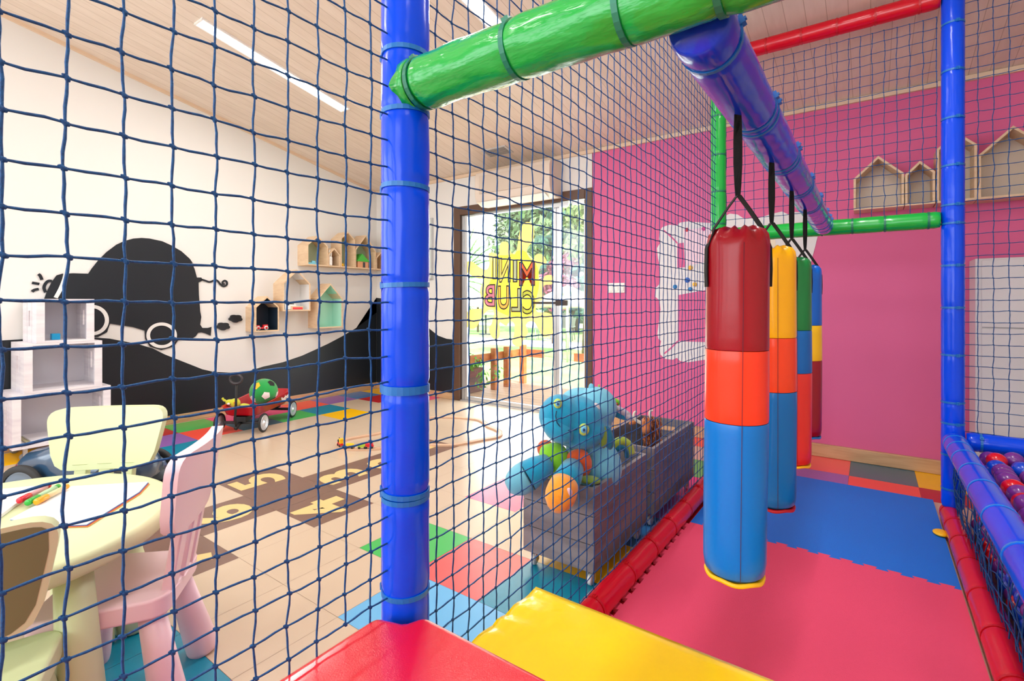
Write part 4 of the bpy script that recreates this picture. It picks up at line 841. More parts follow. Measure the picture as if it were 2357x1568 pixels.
m = MB(); ell(m, 1432, 947, D0 + 0.008, 0.045, 0.014, 0.012, -28); ell(m, 1446, 958, D0 + 0.008, 0.022, 0.014, 0.011, -40); m.build('ear_lining', p_grey, ear)
m = MB(); ell(m, 1387, 1004, D0 - 0.10, 0.020, 0.048, 0.014, 4); ear = m.build('hanging_ear', p_olive, pl)
m = MB(); ell(m, 1400, 1008, D0 - 0.095, 0.021, 0.047, 0.014, 10); m.build('ear_back', p_dteal, ear)
m = MB(); ell(m, 1275, 1060, D0 - 0.10, 0.062, 0.07, 0.05, -10); ell(m, 1262, 1040, D0 - 0.09, 0.035, 0.03, 0.035); m.build('lime_shoulder', p_green, pl, remesh=0.007)
m = MB(); ell(m, 1328, 1072, D0 - 0.118, 0.056, 0.066, 0.03, -25); m.build('rust_shoulder', p_or, pl)
m = MB(); ell(m, 1256, 1033, D0 - 0.02, 0.035, 0.035, 0.03, 20); m.build('rust_back', p_or, pl)
m = MB(); P = [at(1262, 1066, D0 - 0.13), at(1238, 1080, D0 - 0.15), at(1214, 1096, D0 - 0.16)]; m.tube(P, [0.036, 0.05, 0.056], 24); arm = m.build('arm', p_teal, pl)
m = MB(); P = [at(1215, 1095, D0 - 0.16), at(1203, 1102, D0 - 0.16), at(1190, 1110, D0 - 0.16), at(1178, 1117, D0 - 0.16), at(1170, 1122, D0 - 0.16)]; m.tube(P, [0.0565, 0.0565, 0.053, 0.042, 0.026], 24); m.build('paw', p_light, arm)
m = MB(); P = [at(1318, 1078, D0 - 0.15), at(1310, 1096, D0 - 0.20), at(1299, 1116, D0 - 0.26)]; m.tube(P, [0.042, 0.048, 0.050], 24); arm = m.build('arm', p_teal, pl)
m = MB(); P = [at(1299, 1116, D0 - 0.262), at(1295, 1126, D0 - 0.28), at(1290, 1140, D0 - 0.30), at(1286, 1155, D0 - 0.31), at(1283, 1170, D0 - 0.315), at(1282, 1178, D0 - 0.316)]; m.tube(P, [0.0505, 0.053, 0.054, 0.049, 0.034, 0.018], 26); pw = m.build('paw', p_orange, arm)
m = MB(); ell(m, 1310, 1134, D0 - 0.333, 0.0115, 0.016, 0.010, 10); m.build('paw_eye', fab('eye_pink', (236, 190, 196)), arm)
m = MB(); ell(m, 1358, 1105, D0 - 0.15, 0.042, 0.014, 0.03, -4); m.build('leaf_foot', p_olive, pl)
m = MB(); m.tube(smooth_path([at(x, y, D0 + dd) for x, y, dd in ((1406, 1048, 0.08), (1413, 1026, 0.08), (1430, 1015, 0.09), (1446, 1024, 0.10), (1452, 1044, 0.10))], 5), 0.018, 14); m.build('tail', p_lime2, pl)
m = MB(); m.tube(smooth_path([at(x, y, D0 + dd) for x, y, dd in ((1411, 1048, 0.066), (1419, 1036, 0.066), (1431, 1030, 0.07), (1441, 1038, 0.08), (1443, 1052, 0.09))], 5), 0.011, 12); m.build('tail_underside', p_dteal, pl)
# green insect plush peeping out behind the blue head
g2 = thing('plush_insect', 'small green plush insect with thin feelers behind the big blue head', 'plush toy', tuple(at(1418, 927, D0 + 0.12)))
m = MB(); ell(m, 1417, 926, D0 + 0.12, 0.02, 0.016, 0.016, -15); m.build('head', p_green, g2)
m = MB(); ell(m, 1402, 922, D0 + 0.13, 0.018, 0.017, 0.02); m.build('body', p_dteal, g2)
m = MB(); m.tube(smooth_path([at(x, y, D0 + 0.12) for x, y in ((1421, 928), (1412, 918), (1400, 910), (1388, 908))], 4), 0.0035, 8); m.tube(smooth_path([at(x, y, D0 + 0.1) for x, y in ((1386, 912), (1383, 902), (1378, 886))], 4), 0.0035, 8); m.build('feeler', fab('feeler', (150, 206, 80)), g2)
m = MB(); ell(m, 1420, 930, D0 + 0.10, 0.004, 0.004); m.build('eye', rd, g2)
# highland cow
D1_ = 2.55
cow = thing('plush_cow', 'shaggy brown plush cow with white horns in the far crate', 'plush toy', tuple(at(1500, 1080, D1_)))
p_br = fab('brown', (134, 62, 30), (84, 40, 22)); p_lb = fab('tan', (190, 112, 62))
m = MB(); ell(m, 1502, 1000, D1_, 0.045, 0.09, 0.06); ell(m, 1515, 1040, D1_ + 0.03, 0.06, 0.07, 0.08); m.build('body', p_br, cow, remesh=0.008)
m = MB(); ell(m, 1488, 975, D1_ - 0.03, 0.028, 0.032, 0.04); ell(m, 1486, 990, D1_ - 0.055, 0.022, 0.022, 0.025); hd = m.build('head', p_lb, cow, remesh=0.006)
for pts in (((1476, 974), (1464, 967), (1459, 957), (1461, 949), (1466, 948)), ((1499, 963), (1496, 953), (1497, 947), (1503, 945))):
    m = MB(); Q = smooth_path([at(x, y, D1_ - 0.03) for x, y in pts], 4); m.tube(Q, [0.0095 - 0.0055 * i / (len(Q) - 1) for i in range(len(Q))], 10); m.build('horn', fab('horn', (226, 220, 206)), cow)
m = MB(); ell(m, 1458, 973, D1_ - 0.02, 0.024, 0.011, 0.01, 15); m.build('ear', p_lb, cow)
m = MB(); rr = random.Random(5)
for i in range(420):
    px, py = rr.uniform(1480, 1522), rr.uniform(958, 1030); q = at(px, py, D1_ - 0.055 + rr.uniform(-0.01, 0.03)); l_ = rr.uniform(0.015, 0.035); dx_ = rr.uniform(-0.008, 0.008)
    s_ = Vector((CT, ST, 0)) * 0.0016; e_ = q + Vector((CT * dx_, ST * dx_, -l_)); b_ = Vector((ST, -CT, 0)) * 0.006
    m.add([q - s_, q + s_, (q + e_) / 2 + b_ + s_, (q + e_) / 2 + b_ - s_, e_], [(0, 1, 2, 3), (3, 2, 4)], rr.choice((0, 0, 1)))
f_ = m.build('shaggy_hair', [p_br, p_lb], cow); f_['kind'] = 'stuff'

# ================================================================== CHILDREN'S TABLE AND CHAIRS
def cone_leg(parent, top, foot, rt, rb2, m_, name='leg'):
    a, b = Vector(top), Vector(foot); mb = MB(); ax = (a - b); L_ = ax.length; q = ax.to_track_quat('Z', 'Y').to_matrix().to_4x4()
    pr = [(rb2 * 0.86, 0.002), (rb2 * 0.97, 0.006), (rb2, 0.016), (rb2 * 0.985, 0.05), ((rb2 + rt) / 2, L_ * 0.5), (rt, L_)]
    mb.lathe(pr, 24, 0, Matrix.Translation(b) @ q); return mb.build(name, m_, parent, False)
def chair(x, y, face, label, m_, m_in=None):
    """origin on the floor under the middle of the seat, front towards local +Y"""
    t = thing('toy_chair', label, 'chair', (x, y, 0), math.atan2(face[1], face[0]) - PI / 2, 'children\'s plastic chairs round the table')
    def rr(pts, r_, n=5):
        out = []; N = len(pts)
        for i in range(N):
            p, a, b = Vector(pts[i]), Vector(pts[i - 1]), Vector(pts[(i + 1) % N]); u = (a - p).normalized(); v = (b - p).normalized()
            for k in range(n + 1): s_ = k / n; A = p + u * r_ * (1 - s_); B = p + v * r_ * s_; out.append(tuple(p + u * r_ * (1 - s_) ** 2 + v * r_ * s_ ** 2))
        return out
    m = MB(); m.prism(rr([(-0.17, 0.15), (-0.135, -0.14), (0.135, -0.14), (0.17, 0.15)], 0.05), 0.255, 0.305, lambda u, v, s_: (u, v, s_)); m.build('seat', m_, t, False, bevel=0.008, seg=3)
    for sx in (-1, 1):
        cone_leg(t, (sx * 0.115, 0.10, 0.262), (sx * 0.15, 0.145, 0.0), 0.030, 0.042, m_); cone_leg(t, (sx * 0.09, -0.09, 0.262), (sx * 0.125, -0.15, 0.0), 0.030, 0.042, m_)
    # backrest: a wide curved panel on three uprights
    def bp(u, v, s_): return (u, -0.115 - (v - 0.30) * 0.17 - s_ + 0.55 * u * u, v)
    P = [(-0.188, 0.47), (0.188, 0.47), (0.175, 0.66), (-0.175, 0.66)]
    pts = rr([(-0.155, 0.455), (0.155, 0.455), (0.195, 0.668), (-0.195, 0.668)], 0.055, 6)
    m = MB(); nU, nV = 20, 10; vs, fs = [], []
    # grid the rounded outline by columns so that it can bend
    def span(u):
        lo, hi = 9, -9; n = len(pts)
        for i in range(n):
            (a, b), (c, d_) = pts[i], pts[(i + 1) % n]
            if (a - u) * (c - u) <= 0 and a != c: v = b + (d_ - b) * (u - a) / (c - a); lo, hi = min(lo, v), max(hi, v)
        return lo, hi
    us = [-0.186 * math.cos(PI * i / nU) for i in range(nU + 1)]
    for s_ in (0.0, 0.032):
        for u in us:
            lo, hi = span(u)
            for j in range(nV + 1): vs.append(bp(u, lo + (hi - lo) * j / nV, s_))
    o_ = (nU + 1) * (nV + 1)
    for i in range(nU):
        for j in range(nV): A = i * (nV + 1) + j; fs += [(A, A + 1, A + nV + 2, A + nV + 1), (o_ + A, o_ + A + nV + 1, o_ + A + nV + 2, o_ + A + 1)]
    for i in range(nU):
        for A in (i * (nV + 1),): fs.append((A, A + nV + 1, o_ + A + nV + 1, o_ + A))
        A = i * (nV + 1) + nV; fs.append((A, o_ + A, o_ + A + nV + 1, A + nV + 1))
    for j in range(nV):
        fs.append((j, o_ + j, o_ + j + 1, j + 1)); A = nU * (nV + 1) + j; fs.append((A, A + 1, o_ + A + 1, o_ + A))
    m.add(vs, fs, 0, False); bk = m.build('backrest', m_, t, False, bevel=0.007, seg=3)
    if m_in is not None:
        m = MB(); vs, fs = [], []; us2 = [u * 0.93 for u in us]
        for u in us2:
            lo, hi = span(u / 0.93 * 0.985); md = (lo + hi) / 2; lo, hi = md + (lo - md) * 0.91, md + (hi - md) * 0.91
            for j in range(nV + 1): q = bp(u, lo + (hi - lo) * j / nV, 0.0325); vs.append(q)
        for i in range(nU):
            for j in range(nV): A = i * (nV + 1) + j; fs.append((A, A + nV + 1, A + nV + 2, A + 1))
        m.add(vs, fs, 0, True); m.build('rear_cover', m_in, bk, False)
    for u0, u1 in ((-0.095, -0.055), (-0.02, 0.02), (0.055, 0.095)):
        m = MB(); vs = []
        for v in (0.300, 0.38, 0.475):
            for u, s_ in ((u0, 0.002), (u1, 0.002), (u1, 0.028), (u0, 0.028)): vs.append(bp(u, v, s_))
        fs = [(0, 1, 2, 3)] + [(i * 4 + e, i * 4 + (e + 1) % 4, (i + 1) * 4 + (e + 1) % 4, (i + 1) * 4 + e) for i in range(2) for e in range(4)] + [(11, 10, 9, 8)]
        m.add(vs, fs); m.build('upright', m_, t, False, bevel=0.004)
    return t
def seat_at(rear, face): f_ = Vector(face).normalized(); c = Vector(rear) + f_ * 0.14; return c.x, c.y, (f_.x, f_.y)
x, y, f_ = seat_at((-1.545, 0.60), (-0.62, -0.78)); chair(x, y, f_, 'pale pink plastic children\'s chair pushed up to the round table', pink_pl)
x, y, f_ = seat_at((-2.215, 0.60), (0.70, -0.71)); chair(x, y, f_, 'pale green plastic children\'s chair on the far side of the table', lime_pl)
x, y, f_ = seat_at((-1.284, 0.092), (-0.95, 0.30)); chair(x, y, f_, 'pale green plastic children\'s chair seen from behind at the left edge', lime_pl, mat('shaded_lime_plastic', (116, 122, 82), 0.5))  # rear cover is dark olive: the chair back's shade put into its colour
tb = thing('play_table', 'round pale green plastic children\'s table with thick legs', 'table', (-1.838, 0.24, 0))
m = MB(); m.lathe([(0.38, 0.425), (0.402, 0.428), (0.409, 0.438), (0.4105, 0.466), (0.406, 0.476), (0.395, 0.480), (0.3, 0.480)], 96, 0, None, None, True, True); m.build('tabletop', lime_pl, tb, False)
for a in (20, 104, 200, 290): ca, sa = math.cos(R(a)), math.sin(R(a)); cone_leg(tb, (0.335 * ca, 0.335 * sa, 0.43), (0.372 * ca, 0.372 * sa, 0), 0.036, 0.050, lime_pl)
ZT = 0.481
def sheet(pix, z0, z1, m_, name, lab_=None, cat=None):
    m = MB(); P = [onZ(x, y, z1) for x, y in pix]; m.prism([(p.x, p.y) for p in P], z0, z1, lambda u, v, t_: (u, v, t_)); o = m.build(name, m_)
    if lab_: tag(base(o), lab_, cat)
    return o
npx = [(165, 1119), (341, 1109), (320, 1132), (199, 1207), (140, 1209), (22, 1195)]
pad = thing('sketch_pad', 'open white sketch pad with coloured sheets beneath on the green table', 'paper pad', tuple(onZ(190, 1150, ZT)))
for k, (c, nm) in enumerate((((240, 150, 60), 'orange_sheet'), ((180, 60, 60), 'red_sheet'), ((60, 110, 160), 'blue_sheet'), ((246, 246, 250), 'white_sheet'))):
    q = [(x + (3 - k) * 1.2, y + (3 - k) * 0.7) for x, y in npx]; m = MB(); z0 = ZT + k * 0.0012; P = [onZ(a, b, ZT + 0.005) for a, b in q]
    m.prism([(p.x, p.y) for p in P], z0 + 0.0001, z0 + 0.0011, lambda u, v, t_: (u, v, t_)); m.build(nm, paper if k == 3 else mat(nm, c, 0.6), pad)
sheet([(-60, 1132), (75, 1119), (100, 1122), (35, 1160), (0, 1186), (-70, 1235), (-120, 1200)], ZT, ZT + 0.009, paper, 'notebook', 'white notebook at the left edge of the green table, under the marker caps', 'notebook')
for (a, b), c, lab_, zz in ((((44, 1153), (112, 1118)), (214, 30, 50), 'red capped marker pen, leftmost of the three on the table', 0.0095), (((63, 1158), (134, 1120)), (50, 170, 60), 'green capped marker pen, middle of the three on the table', 0.0062), (((83, 1156), (154, 1120)), (246, 160, 20), 'orange capped marker pen, rightmost of the three on the table', 0.0062)):
    A, B = onZ(a[0], a[1], ZT + zz + 0.009), onZ(b[0], b[1], ZT + zz + 0.009); ax = (B - A).normalized(); L_ = (B - A).length
    t = thing('marker_pen', lab_, 'pen', tuple(A), 0, 'marker pens on the green table'); q = Matrix.Translation(A) @ ax.to_track_quat('Z', 'Y').to_matrix().to_4x4(); cm = mat('marker_%d' % c[0], c, 0.25); r_ = 0.0085
    m = MB(); m.lathe([(r_ * 0.9, 0), (r_, 0.001), (r_, L_ * 0.32), (r_ * 0.9, L_ * 0.33)], 18, 0, q); m.build('cap', cm, t)
    m = MB(); m.lathe([(r_ * 0.85, L_ * 0.33), (r_ * 0.85, L_ * 0.9)], 18, 0, q); m.build('barrel', mat('marker_barrel_%d' % c[0], tuple(int(v * 0.35 + 150) for v in c), 0.3), t)
    m = MB(); m.lathe([(r_ * 0.9, L_ * 0.9), (r_ * 0.9, L_), (r_ * 0.5, L_ * 1.02)], 18, 0, q); m.build('end_plug', cm, t)

# ================================================================== WAGON, BALL, PLUSH
F0 = Vector((-4.125, 2.01, 0)); fx = Vector((0.57, -0.82, 0)).normalized(); sx = Vector((0.91, 0.41, 0)); sx = (sx - fx * sx.dot(fx)).normalized()
# local frame: +Y front (fx), +X the side towards the viewer's right
wg = thing('toy_wagon', 'red metal pull-along wagon with black handle by the left wall', 'wagon', tuple(F0), math.atan2(-sx.y, -sx.x))
def loopz(hx, hy, r_, z, cy=0.0, n=6, dz=None):
    out = []
    for qx, qy, a0 in ((1, 1, 0), (-1, 1, 90), (-1, -1, 180), (1, -1, 270)):
        for k in range(n + 1): a = R(a0 + 90 * k / n); x_ = qx * (hx - r_) + r_ * math.cos(a); y_ = qy * (hy - r_) + r_ * math.sin(a) + cy; out.append((x_, y_, z + (dz(y_) if dz else 0)))
    return out
rise = lambda y_: 0.045 * max(0, min(1, (-y_ - 0.22) / 0.35)) ** 1.3 + 0.0 * y_
cyb = -0.25
rings = [loopz(0.115, 0.25, 0.05, 0.128, cyb), loopz(0.135, 0.275, 0.06, 0.142, cyb), loopz(0.155, 0.305, 0.07, 0.205, cyb, dz=rise), loopz(0.162, 0.312, 0.072, 0.208, cyb, dz=rise), loopz(0.160, 0.310, 0.070, 0.212, cyb, dz=rise), loopz(0.150, 0.300, 0.068, 0.205, cyb, dz=rise), loopz(0.130, 0.270, 0.058, 0.146, cyb), loopz(0.110, 0.245, 0.048, 0.134, cyb)]
m = MB(); n = len(rings[0]); vs = [p for r_ in rings for p in r_]; fs = []
for i in range(len(rings) - 1):
    for j in range(n): fs.append((i * n + j, i * n + (j + 1) % n, (i + 1) * n + (j + 1) % n, (i + 1) * n + j))
fs += [list(range(n))[::-1], list(range((len(rings) - 1) * n, len(rings) * n))]
m.add(vs, fs, 0, True); m.build('tub', mat('wagon_red', (196, 10, 34), 0.28, coat=0.5), wg, False)
m = MB(); m.box(-0.02, 0.02, -0.52, 0.02, 0.095, 0.112); m.box(-0.145, 0.145, -0.012, 0.012, 0.066, 0.086); m.box(-0.145, 0.145, -0.527, -0.503, 0.066, 0.086); m.box(-0.05, 0.05, -0.06, 0.03, 0.086, 0.127); m.box(-0.05, 0.05, -0.56, -0.46, 0.086, 0.127); m.build('chassis', black_pl, wg, False, bevel=0.004)
for x_ in (-0.18, 0.18):
    for y_ in (0, -0.515):
        s_ = 1 if x_ > 0 else -1; q = Matrix.Translation((x_ - s_ * 0.012, y_, 0.076)) @ rot('Y', 90 * s_)
        m = MB(); m.lathe([(0.060, 0.0), (0.072, 0.002), (0.076, 0.010), (0.072, 0.019), (0.063, 0.021), (0.061, 0.016)], 32, 0, q, None, False, False); wh = m.build('tyre', black_pl, wg, False)
        m = MB(); m.lathe([(0.060, 0.004), (0.062, 0.018), (0.056, 0.022), (0.053, 0.017), (0.047, 0.020), (0.040, 0.014), (0.018, 0.018), (0.010, 0.024), (0.004, 0.026)], 32, 0, q, None, True, True); hb_ = m.build('wheel_rim', mat('wheel_metal', (214, 220, 226), 0.25, metal=0.5), wg, False)
hpts = [(0.0, 0.03, 0.075), (0.0, 0.075, 0.055), (0.005, 0.085, 0.12), (-0.012, 0.10, 0.25), (-0.025, 0.12, 0.41)]
m = MB(); m.tube(hpts, 0.009, 12); m.tube([(0, 0.0, 0.08), (0, 0.05, 0.066), (0, 0.085, 0.045)], 0.014, 12); hd_ = m.build('handle_rod', black_pl, wg, False)
m = MB(); m.tube([(-0.026 + 0.047 * math.cos(2 * PI * i / 24), 0.125, 0.446 + 0.036 * math.sin(2 * PI * i / 24)) for i in range(24)], 0.0095, 10, closed=True); m.build('grip', mat('dark_grip', (52, 46, 50), 0.4), hd_, False)
M_ = Matrix.Translation((-0.1625, -0.42, 0.202)) @ Matrix.Rotation(R(-90), 4, 'Z') @ Matrix.Rotation(R(82), 4, 'X') @ Matrix.Rotation(R(9), 4, 'Z')
text_obj('wagon_lettering', 'Baghera', wt, wg, M_, 0.052, 0.0006, 0.001)
# ball with pentagon patches
bc = at(607, 902, 4.33); bc.z = max(bc.z, 0.262); br = 0.113
bl = thing('soft_ball', 'large green soft ball with white, yellow and black pentagons in the wagon', 'ball', (bc.x, bc.y, bc.z - br))
m = MB(); m.ball(bc, br, 40); m.build('ball_skin', fab('ball_green', (40, 160, 76)), bl)
ph = (1 + 5 ** 0.5) / 2; ico = [Vector(v).normalized() for a in (-1, 1) for b in (-ph, ph) for v in ((0, a, b), (a, b, 0), (b, 0, a))]
qr = Matrix.Rotation(R(25), 3, 'X') @ Matrix.Rotation(R(38), 3, 'Z')
pm = [wt, mat('patch_yellow', (246, 190, 40), 0.7), black_pl]; toc = Vector((ST, -CT, 0.15)).normalized()
vis = sorted(range(12), key=lambda i: -(qr @ ico[i]).dot(toc))
for rank, i in enumerate(vis):
    d_ = qr @ ico[i]; u = d_.orthogonal().normalized(); v = d_.cross(u); m = MB(); vs = [bc + d_ * (br + 0.0014)]; K2 = 5
    for q in range(1, 4):
        for k in range(20):
            a = 2 * PI * k / 20; rad = 0.31 * math.cos(PI / 5) / math.cos((a % (2 * PI / 5)) - PI / 5) * q / 3; w_ = (d_ * math.cos(rad) + (u * math.cos(a) + v * math.sin(a)) * math.sin(rad)); vs.append(bc + w_ * (br + 0.0014))
    fs = [(0, 1 + k, 1 + (k + 1) % 20) for k in range(20)] + [(1 + q * 20 + k, 21 + q * 20 + k, 21 + q * 20 + (k + 1) % 20, 1 + q * 20 + (k + 1) % 20) for q in range(2) for k in range(20)]
    m.add(vs, fs, 0, True); m.build('pentagon_patch', pm[[1, 0, 0, 2, 0, 2][rank % 6]], bl)
dq = 4.12
gp = thing('plush_giraffe', 'small yellow green plush animal lying in the red wagon', 'plush toy', tuple(at(545, 930, dq)))
m = MB(); ell(m, 541, 928, dq, 0.042, 0.040, 0.04); ell(m, 528, 926, dq - 0.01, 0.03, 0.025, 0.03); m.build('head', fab('yellow_green', (204, 206, 50)), gp, remesh=0.006)
m = MB(); ell(m, 564, 935, dq + 0.03, 0.05, 0.022, 0.03, -8); m.build('body', fab('yellow_green', (204, 206, 50)), gp)
m = MB(); ell(m, 517, 922, dq - 0.01, 0.018, 0.010, 0.01, -20); ell(m, 513, 918, dq - 0.01, 0.010, 0.010, 0.009); m.build('horn', fab('yellow_green', (204, 206, 50)), gp)
m = MB(); ell(m, 526, 930, dq - 0.045, 0.012, 0.010, 0.008); m.build('eye', wt, gp)
m = MB(); ell(m, 539.5, 927, dq - 0.041, 0.007, 0.007, 0.004); m.build('cheek_spot', fab('spot', (240, 140, 40)), gp)

# ================================================================== TRAIN TRACK AND TRAIN
trk = smooth_path([(x, y, 0) for x, y in ((-3.17, 2.62), (-3.215, 2.92), (-3.217, 3.226), (-3.06, 3.36), (-2.906, 3.416), (-2.80, 3.42), (-2.684, 3.357), (-2.59, 3.285), (-2.49, 3.25), (-2.40, 3.19), (-2.345, 3.075), (-2.385, 2.95), (-2.425, 2.82), (-2.47, 2.71), (-2.556, 2.648), (-2.65, 2.60), (-2.76, 2.46), (-2.885, 2.29), (-3.03, 2.20), (-3.16, 2.235), (-3.225, 2.34), (-3.20, 2.48))], 8, True)
m = MB(); m.sweep(trk, [(-0.02, 0.0005), (-0.02, 0.012), (-0.0145, 0.012), (-0.0145, 0.009), (-0.0105, 0.009), (-0.0105, 0.012), (0.0105, 0.012), (0.0105, 0.009), (0.0145, 0.009), (0.0145, 0.012), (0.02, 0.012), (0.02, 0.0005)], True); tag(base(m.build('toy_train_track', mat('beech_track', (214, 176, 146), 0.5))), 'curvy beech wood toy train track loop on the floor', 'toy track')
def on_track(p):
    i = min(range(len(trk)), key=lambda k: (trk[k] - Vector((p.x, p.y, 0))).length); t = trk[(i + 1) % len(trk)] - trk[i - 1]; return trk[i], math.atan2(t.y, t.x)
def tcar(px, py, name, lab_, cat, c, grp=None, eng=False):
    P, a = on_track(onZ(px, py, 0.02)); t = thing(name, lab_, cat, (P.x, P.y, 0.012), a, grp); cm = mat('train_%d_%d' % (c[0], c[1]), c, 0.35)
    m = MB(); m.box(-0.032, 0.032, -0.012, 0.012, 0.010, 0.020 if not eng else 0.024); m.build('chassis', cm if not eng else rd, t, False, bevel=0.002)
    m = MB()
    if eng: m.box(-0.032, -0.008, -0.013, 0.013, 0.024, 0.052); m.box(-0.036, -0.004, -0.016, 0.016, 0.052, 0.058)
    else: m.box(-0.028, 0.028, -0.011, 0.011, 0.020, 0.036)
    m.build('cab' if eng else 'load', cm, t, False, bevel=0.003)
    if eng: m = MB(); m.tube([(-0.008, 0, 0.034), (0.03, 0, 0.034)], 0.011, 14); m.tube([(0.02, 0, 0.04), (0.02, 0, 0.056)], 0.004, 10); m.build('boiler', black_pl, t, False)
    for x_ in (-0.02, 0.02):
        for y_ in (-0.013, 0.013): m = MB(); m.lathe([(0.0075, -0.003), (0.0085, 0), (0.0075, 0.003)], 14, 0, Matrix.Translation((x_, y_, 0.0088)) @ rot('X', 90)); m.build('wheel', black_pl, t, False)
tcar(783, 1024, 'toy_locomotive', 'toy steam locomotive with yellow cab on the wooden track', 'toy train', (246, 190, 20), None, True)
tcar(803, 1031, 'toy_train_wagon', 'yellow toy train wagon behind the locomotive', 'toy train', (244, 196, 30), 'toy train wagons')
tcar(828, 1034, 'toy_train_wagon', 'lime green toy train wagon in the middle of the train', 'toy train', (170, 200, 60), 'toy train wagons')
tcar(849, 1033, 'toy_train_wagon', 'red toy train wagon, last of the train', 'toy train', (214, 30, 44), 'toy train wagons')

# ================================================================== RIDE-ON CAR behind the table
cc = onZ(215, 1150, 0.0); rc = thing('ride_on_car', 'dark blue metal ride-on car with chrome steering ring behind the far green chair', 'ride-on toy', (cc.x, cc.y, 0), TH)
body_m = mat('car_blue', (44, 74, 104), 0.22, coat=0.6)
m = MB(); sec = []
for x_, hw, z0, z1 in ((-0.36, 0.06, 0.13, 0.22), (-0.30, 0.10, 0.10, 0.27), (-0.12, 0.13, 0.08, 0.31), (-0.02, 0.135, 0.08, 0.31), (0.0, 0.135, 0.08, 0.25), (0.16, 0.13, 0.08, 0.24), (0.20, 0.12, 0.09, 0.30), (0.28, 0.10, 0.10, 0.27), (0.33, 0.05, 0.13, 0.22)):
    sec.append([(x_, hw * math.cos(a) if abs(math.cos(a)) > 0.01 else 0, (z0 + z1) / 2 + (z1 - z0) / 2 * math.copysign(abs(math.sin(a)) ** 0.6, math.sin(a))) for a in [2 * PI * k / 20 for k in range(20)]])
vs = [p for s_ in sec for p in s_]; fs = [(i * 20 + j, (i + 1) * 20 + j, (i + 1) * 20 + (j + 1) % 20, i * 20 + (j + 1) % 20) for i in range(len(sec) - 1) for j in range(20)] + [list(range(20)), list(range(len(vs) - 20, len(vs)))[::-1]]
m.add(vs, fs, 0, True); m.build('body', body_m, rc, False)
for x_ in (-0.235, 0.22):
    for y_ in (-0.15, 0.15):
        s_ = 1 if y_ > 0 else -1; q = Matrix.Translation((x_, y_, 0.116)) @ rot('X', -90 * s_)
        m = MB(); m.lathe([(0.082, -0.012), (0.106, -0.014), (0.115, -0.006), (0.115, 0.006), (0.106, 0.014), (0.084, 0.014)], 36, 0, q, None, False, False); m.build('tyre', black_pl, rc, False)
        m = MB(); m.lathe([(0.086, -0.010), (0.086, 0.012), (0.078, 0.008), (0.04, 0.006), (0.022, 0.014), (0.004, 0.018)], 32, 0, q, None, True, True); m.build('hubcap', mat('blue_steel', (120, 140, 164), 0.2, metal=0.8), rc, False)
m = MB(); m.tube([(-0.03, 0, 0.28), (0.035, 0, 0.425)], 0.008, 10); m.tube([(0.02 + 0.0 * k, 0.0, 0.43) if False else (0.035 + 0.075 * math.cos(2 * PI * k / 24) * 0.95, 0.085 * math.sin(2 * PI * k / 24), 0.43 - 0.02 * math.cos(2 * PI * k / 24)) for k in range(24)], 0.008, 10, closed=True); m.tube([(-0.04, 0, 0.445), (0.035, 0, 0.43), (0.105, 0, 0.415)], 0.005, 8); m.build('steering_ring', chrome, rc, False)

# ================================================================== WHITE CABINET behind the ball pit
cb = thing('white_cabinet', 'white panelled cabinet against the pink wall behind the ball pit', 'cabinet', (0.95, 3.8, 0))
m = MB(); m.box(0.475, 1.45, 3.76, YB - 0.032, 0.0, 1.29); m.build('carcass', mat('cabinet_white', (214, 210, 212), 0.45), cb, bevel=0.003)
m = MB(); m.box(0.50, 1.44, 3.745, 3.7598, 0.04, 0.905); m.build('lower_door', MATS['cabinet_white'], cb, bevel=0.003)
m = MB(); m.box(0.50, 1.44, 3.745, 3.7598, 0.911, 1.28); m.build('upper_door', MATS['cabinet_white'], cb, bevel=0.003)

# ================================================================== STICKER ON THE GLASS DOOR
GY = YB + 0.0375
st = thing('window_sticker', 'translucent yellow splash sticker with mirrored MINI CLUB lettering on the glass door', 'sticker', (-2.85, GY, 0.8))
A1 = lambda x, y: (1050 + x / 6.534, 460 + y / 6.534); A2 = lambda x, y: (1050 + x / 6.534, 680 + y / 6.534)
blob = [A1(*p) for p in ((1010, 370), (1050, 340), (1100, 338), (1150, 368), (1172, 450), (1165, 560), (1140, 640), (1085, 700), (1060, 780), (1110, 880), (1170, 900), (1180, 850), (1230, 815), (1300, 830), (1350, 900), (1352, 960), (1260, 1000), (1240, 1190), (1310, 1190), (1330, 1150), (1400, 1130), (1460, 1150), (1480, 1225), (1430, 1275), (1320, 1290), (1315, 1450))] + \
       [A2(*p) for p in ((1310, 60), (1220, 110), (1195, 200), (1230, 255), (1300, 255), (1400, 270), (1480, 340), (1495, 460), (1450, 580), (1370, 620), (1300, 610), (1230, 490), (1170, 400), (1080, 400), (1050, 460), (1080, 560), (1010, 670), (1000, 740), (930, 770), (860, 740), (840, 680), (870, 600), (880, 480), (860, 400), (795, 400), (760, 460), (705, 435), (655, 400), (655, 500), (650, 600), (620, 660), (560, 650), (505, 560), (500, 480), (545, 400), (570, 235), (480, 225), (430, 270), (370, 350), (310, 470), (240, 505), (170, 470), (142, 380), (160, 280), (220, 215), (330, 205), (405, 185), (400, 90))] + \
       [A1(*p) for p in ((370, 1450), (360, 1350), (400, 1240), (400, 1180), (300, 1170), (200, 1120), (145, 1050), (135, 970), (170, 928), (250, 935), (330, 1000), (420, 1050), (475, 1035), (500, 950), (485, 830), (510, 795), (570, 800), (645, 820), (655, 700), (685, 640), (730, 628), (780, 650), (800, 740), (830, 800), (880, 820), (910, 760), (930, 650), (950, 520), (978, 420))]
SP = lambda u, v, t_: (u, GY + t_, v)
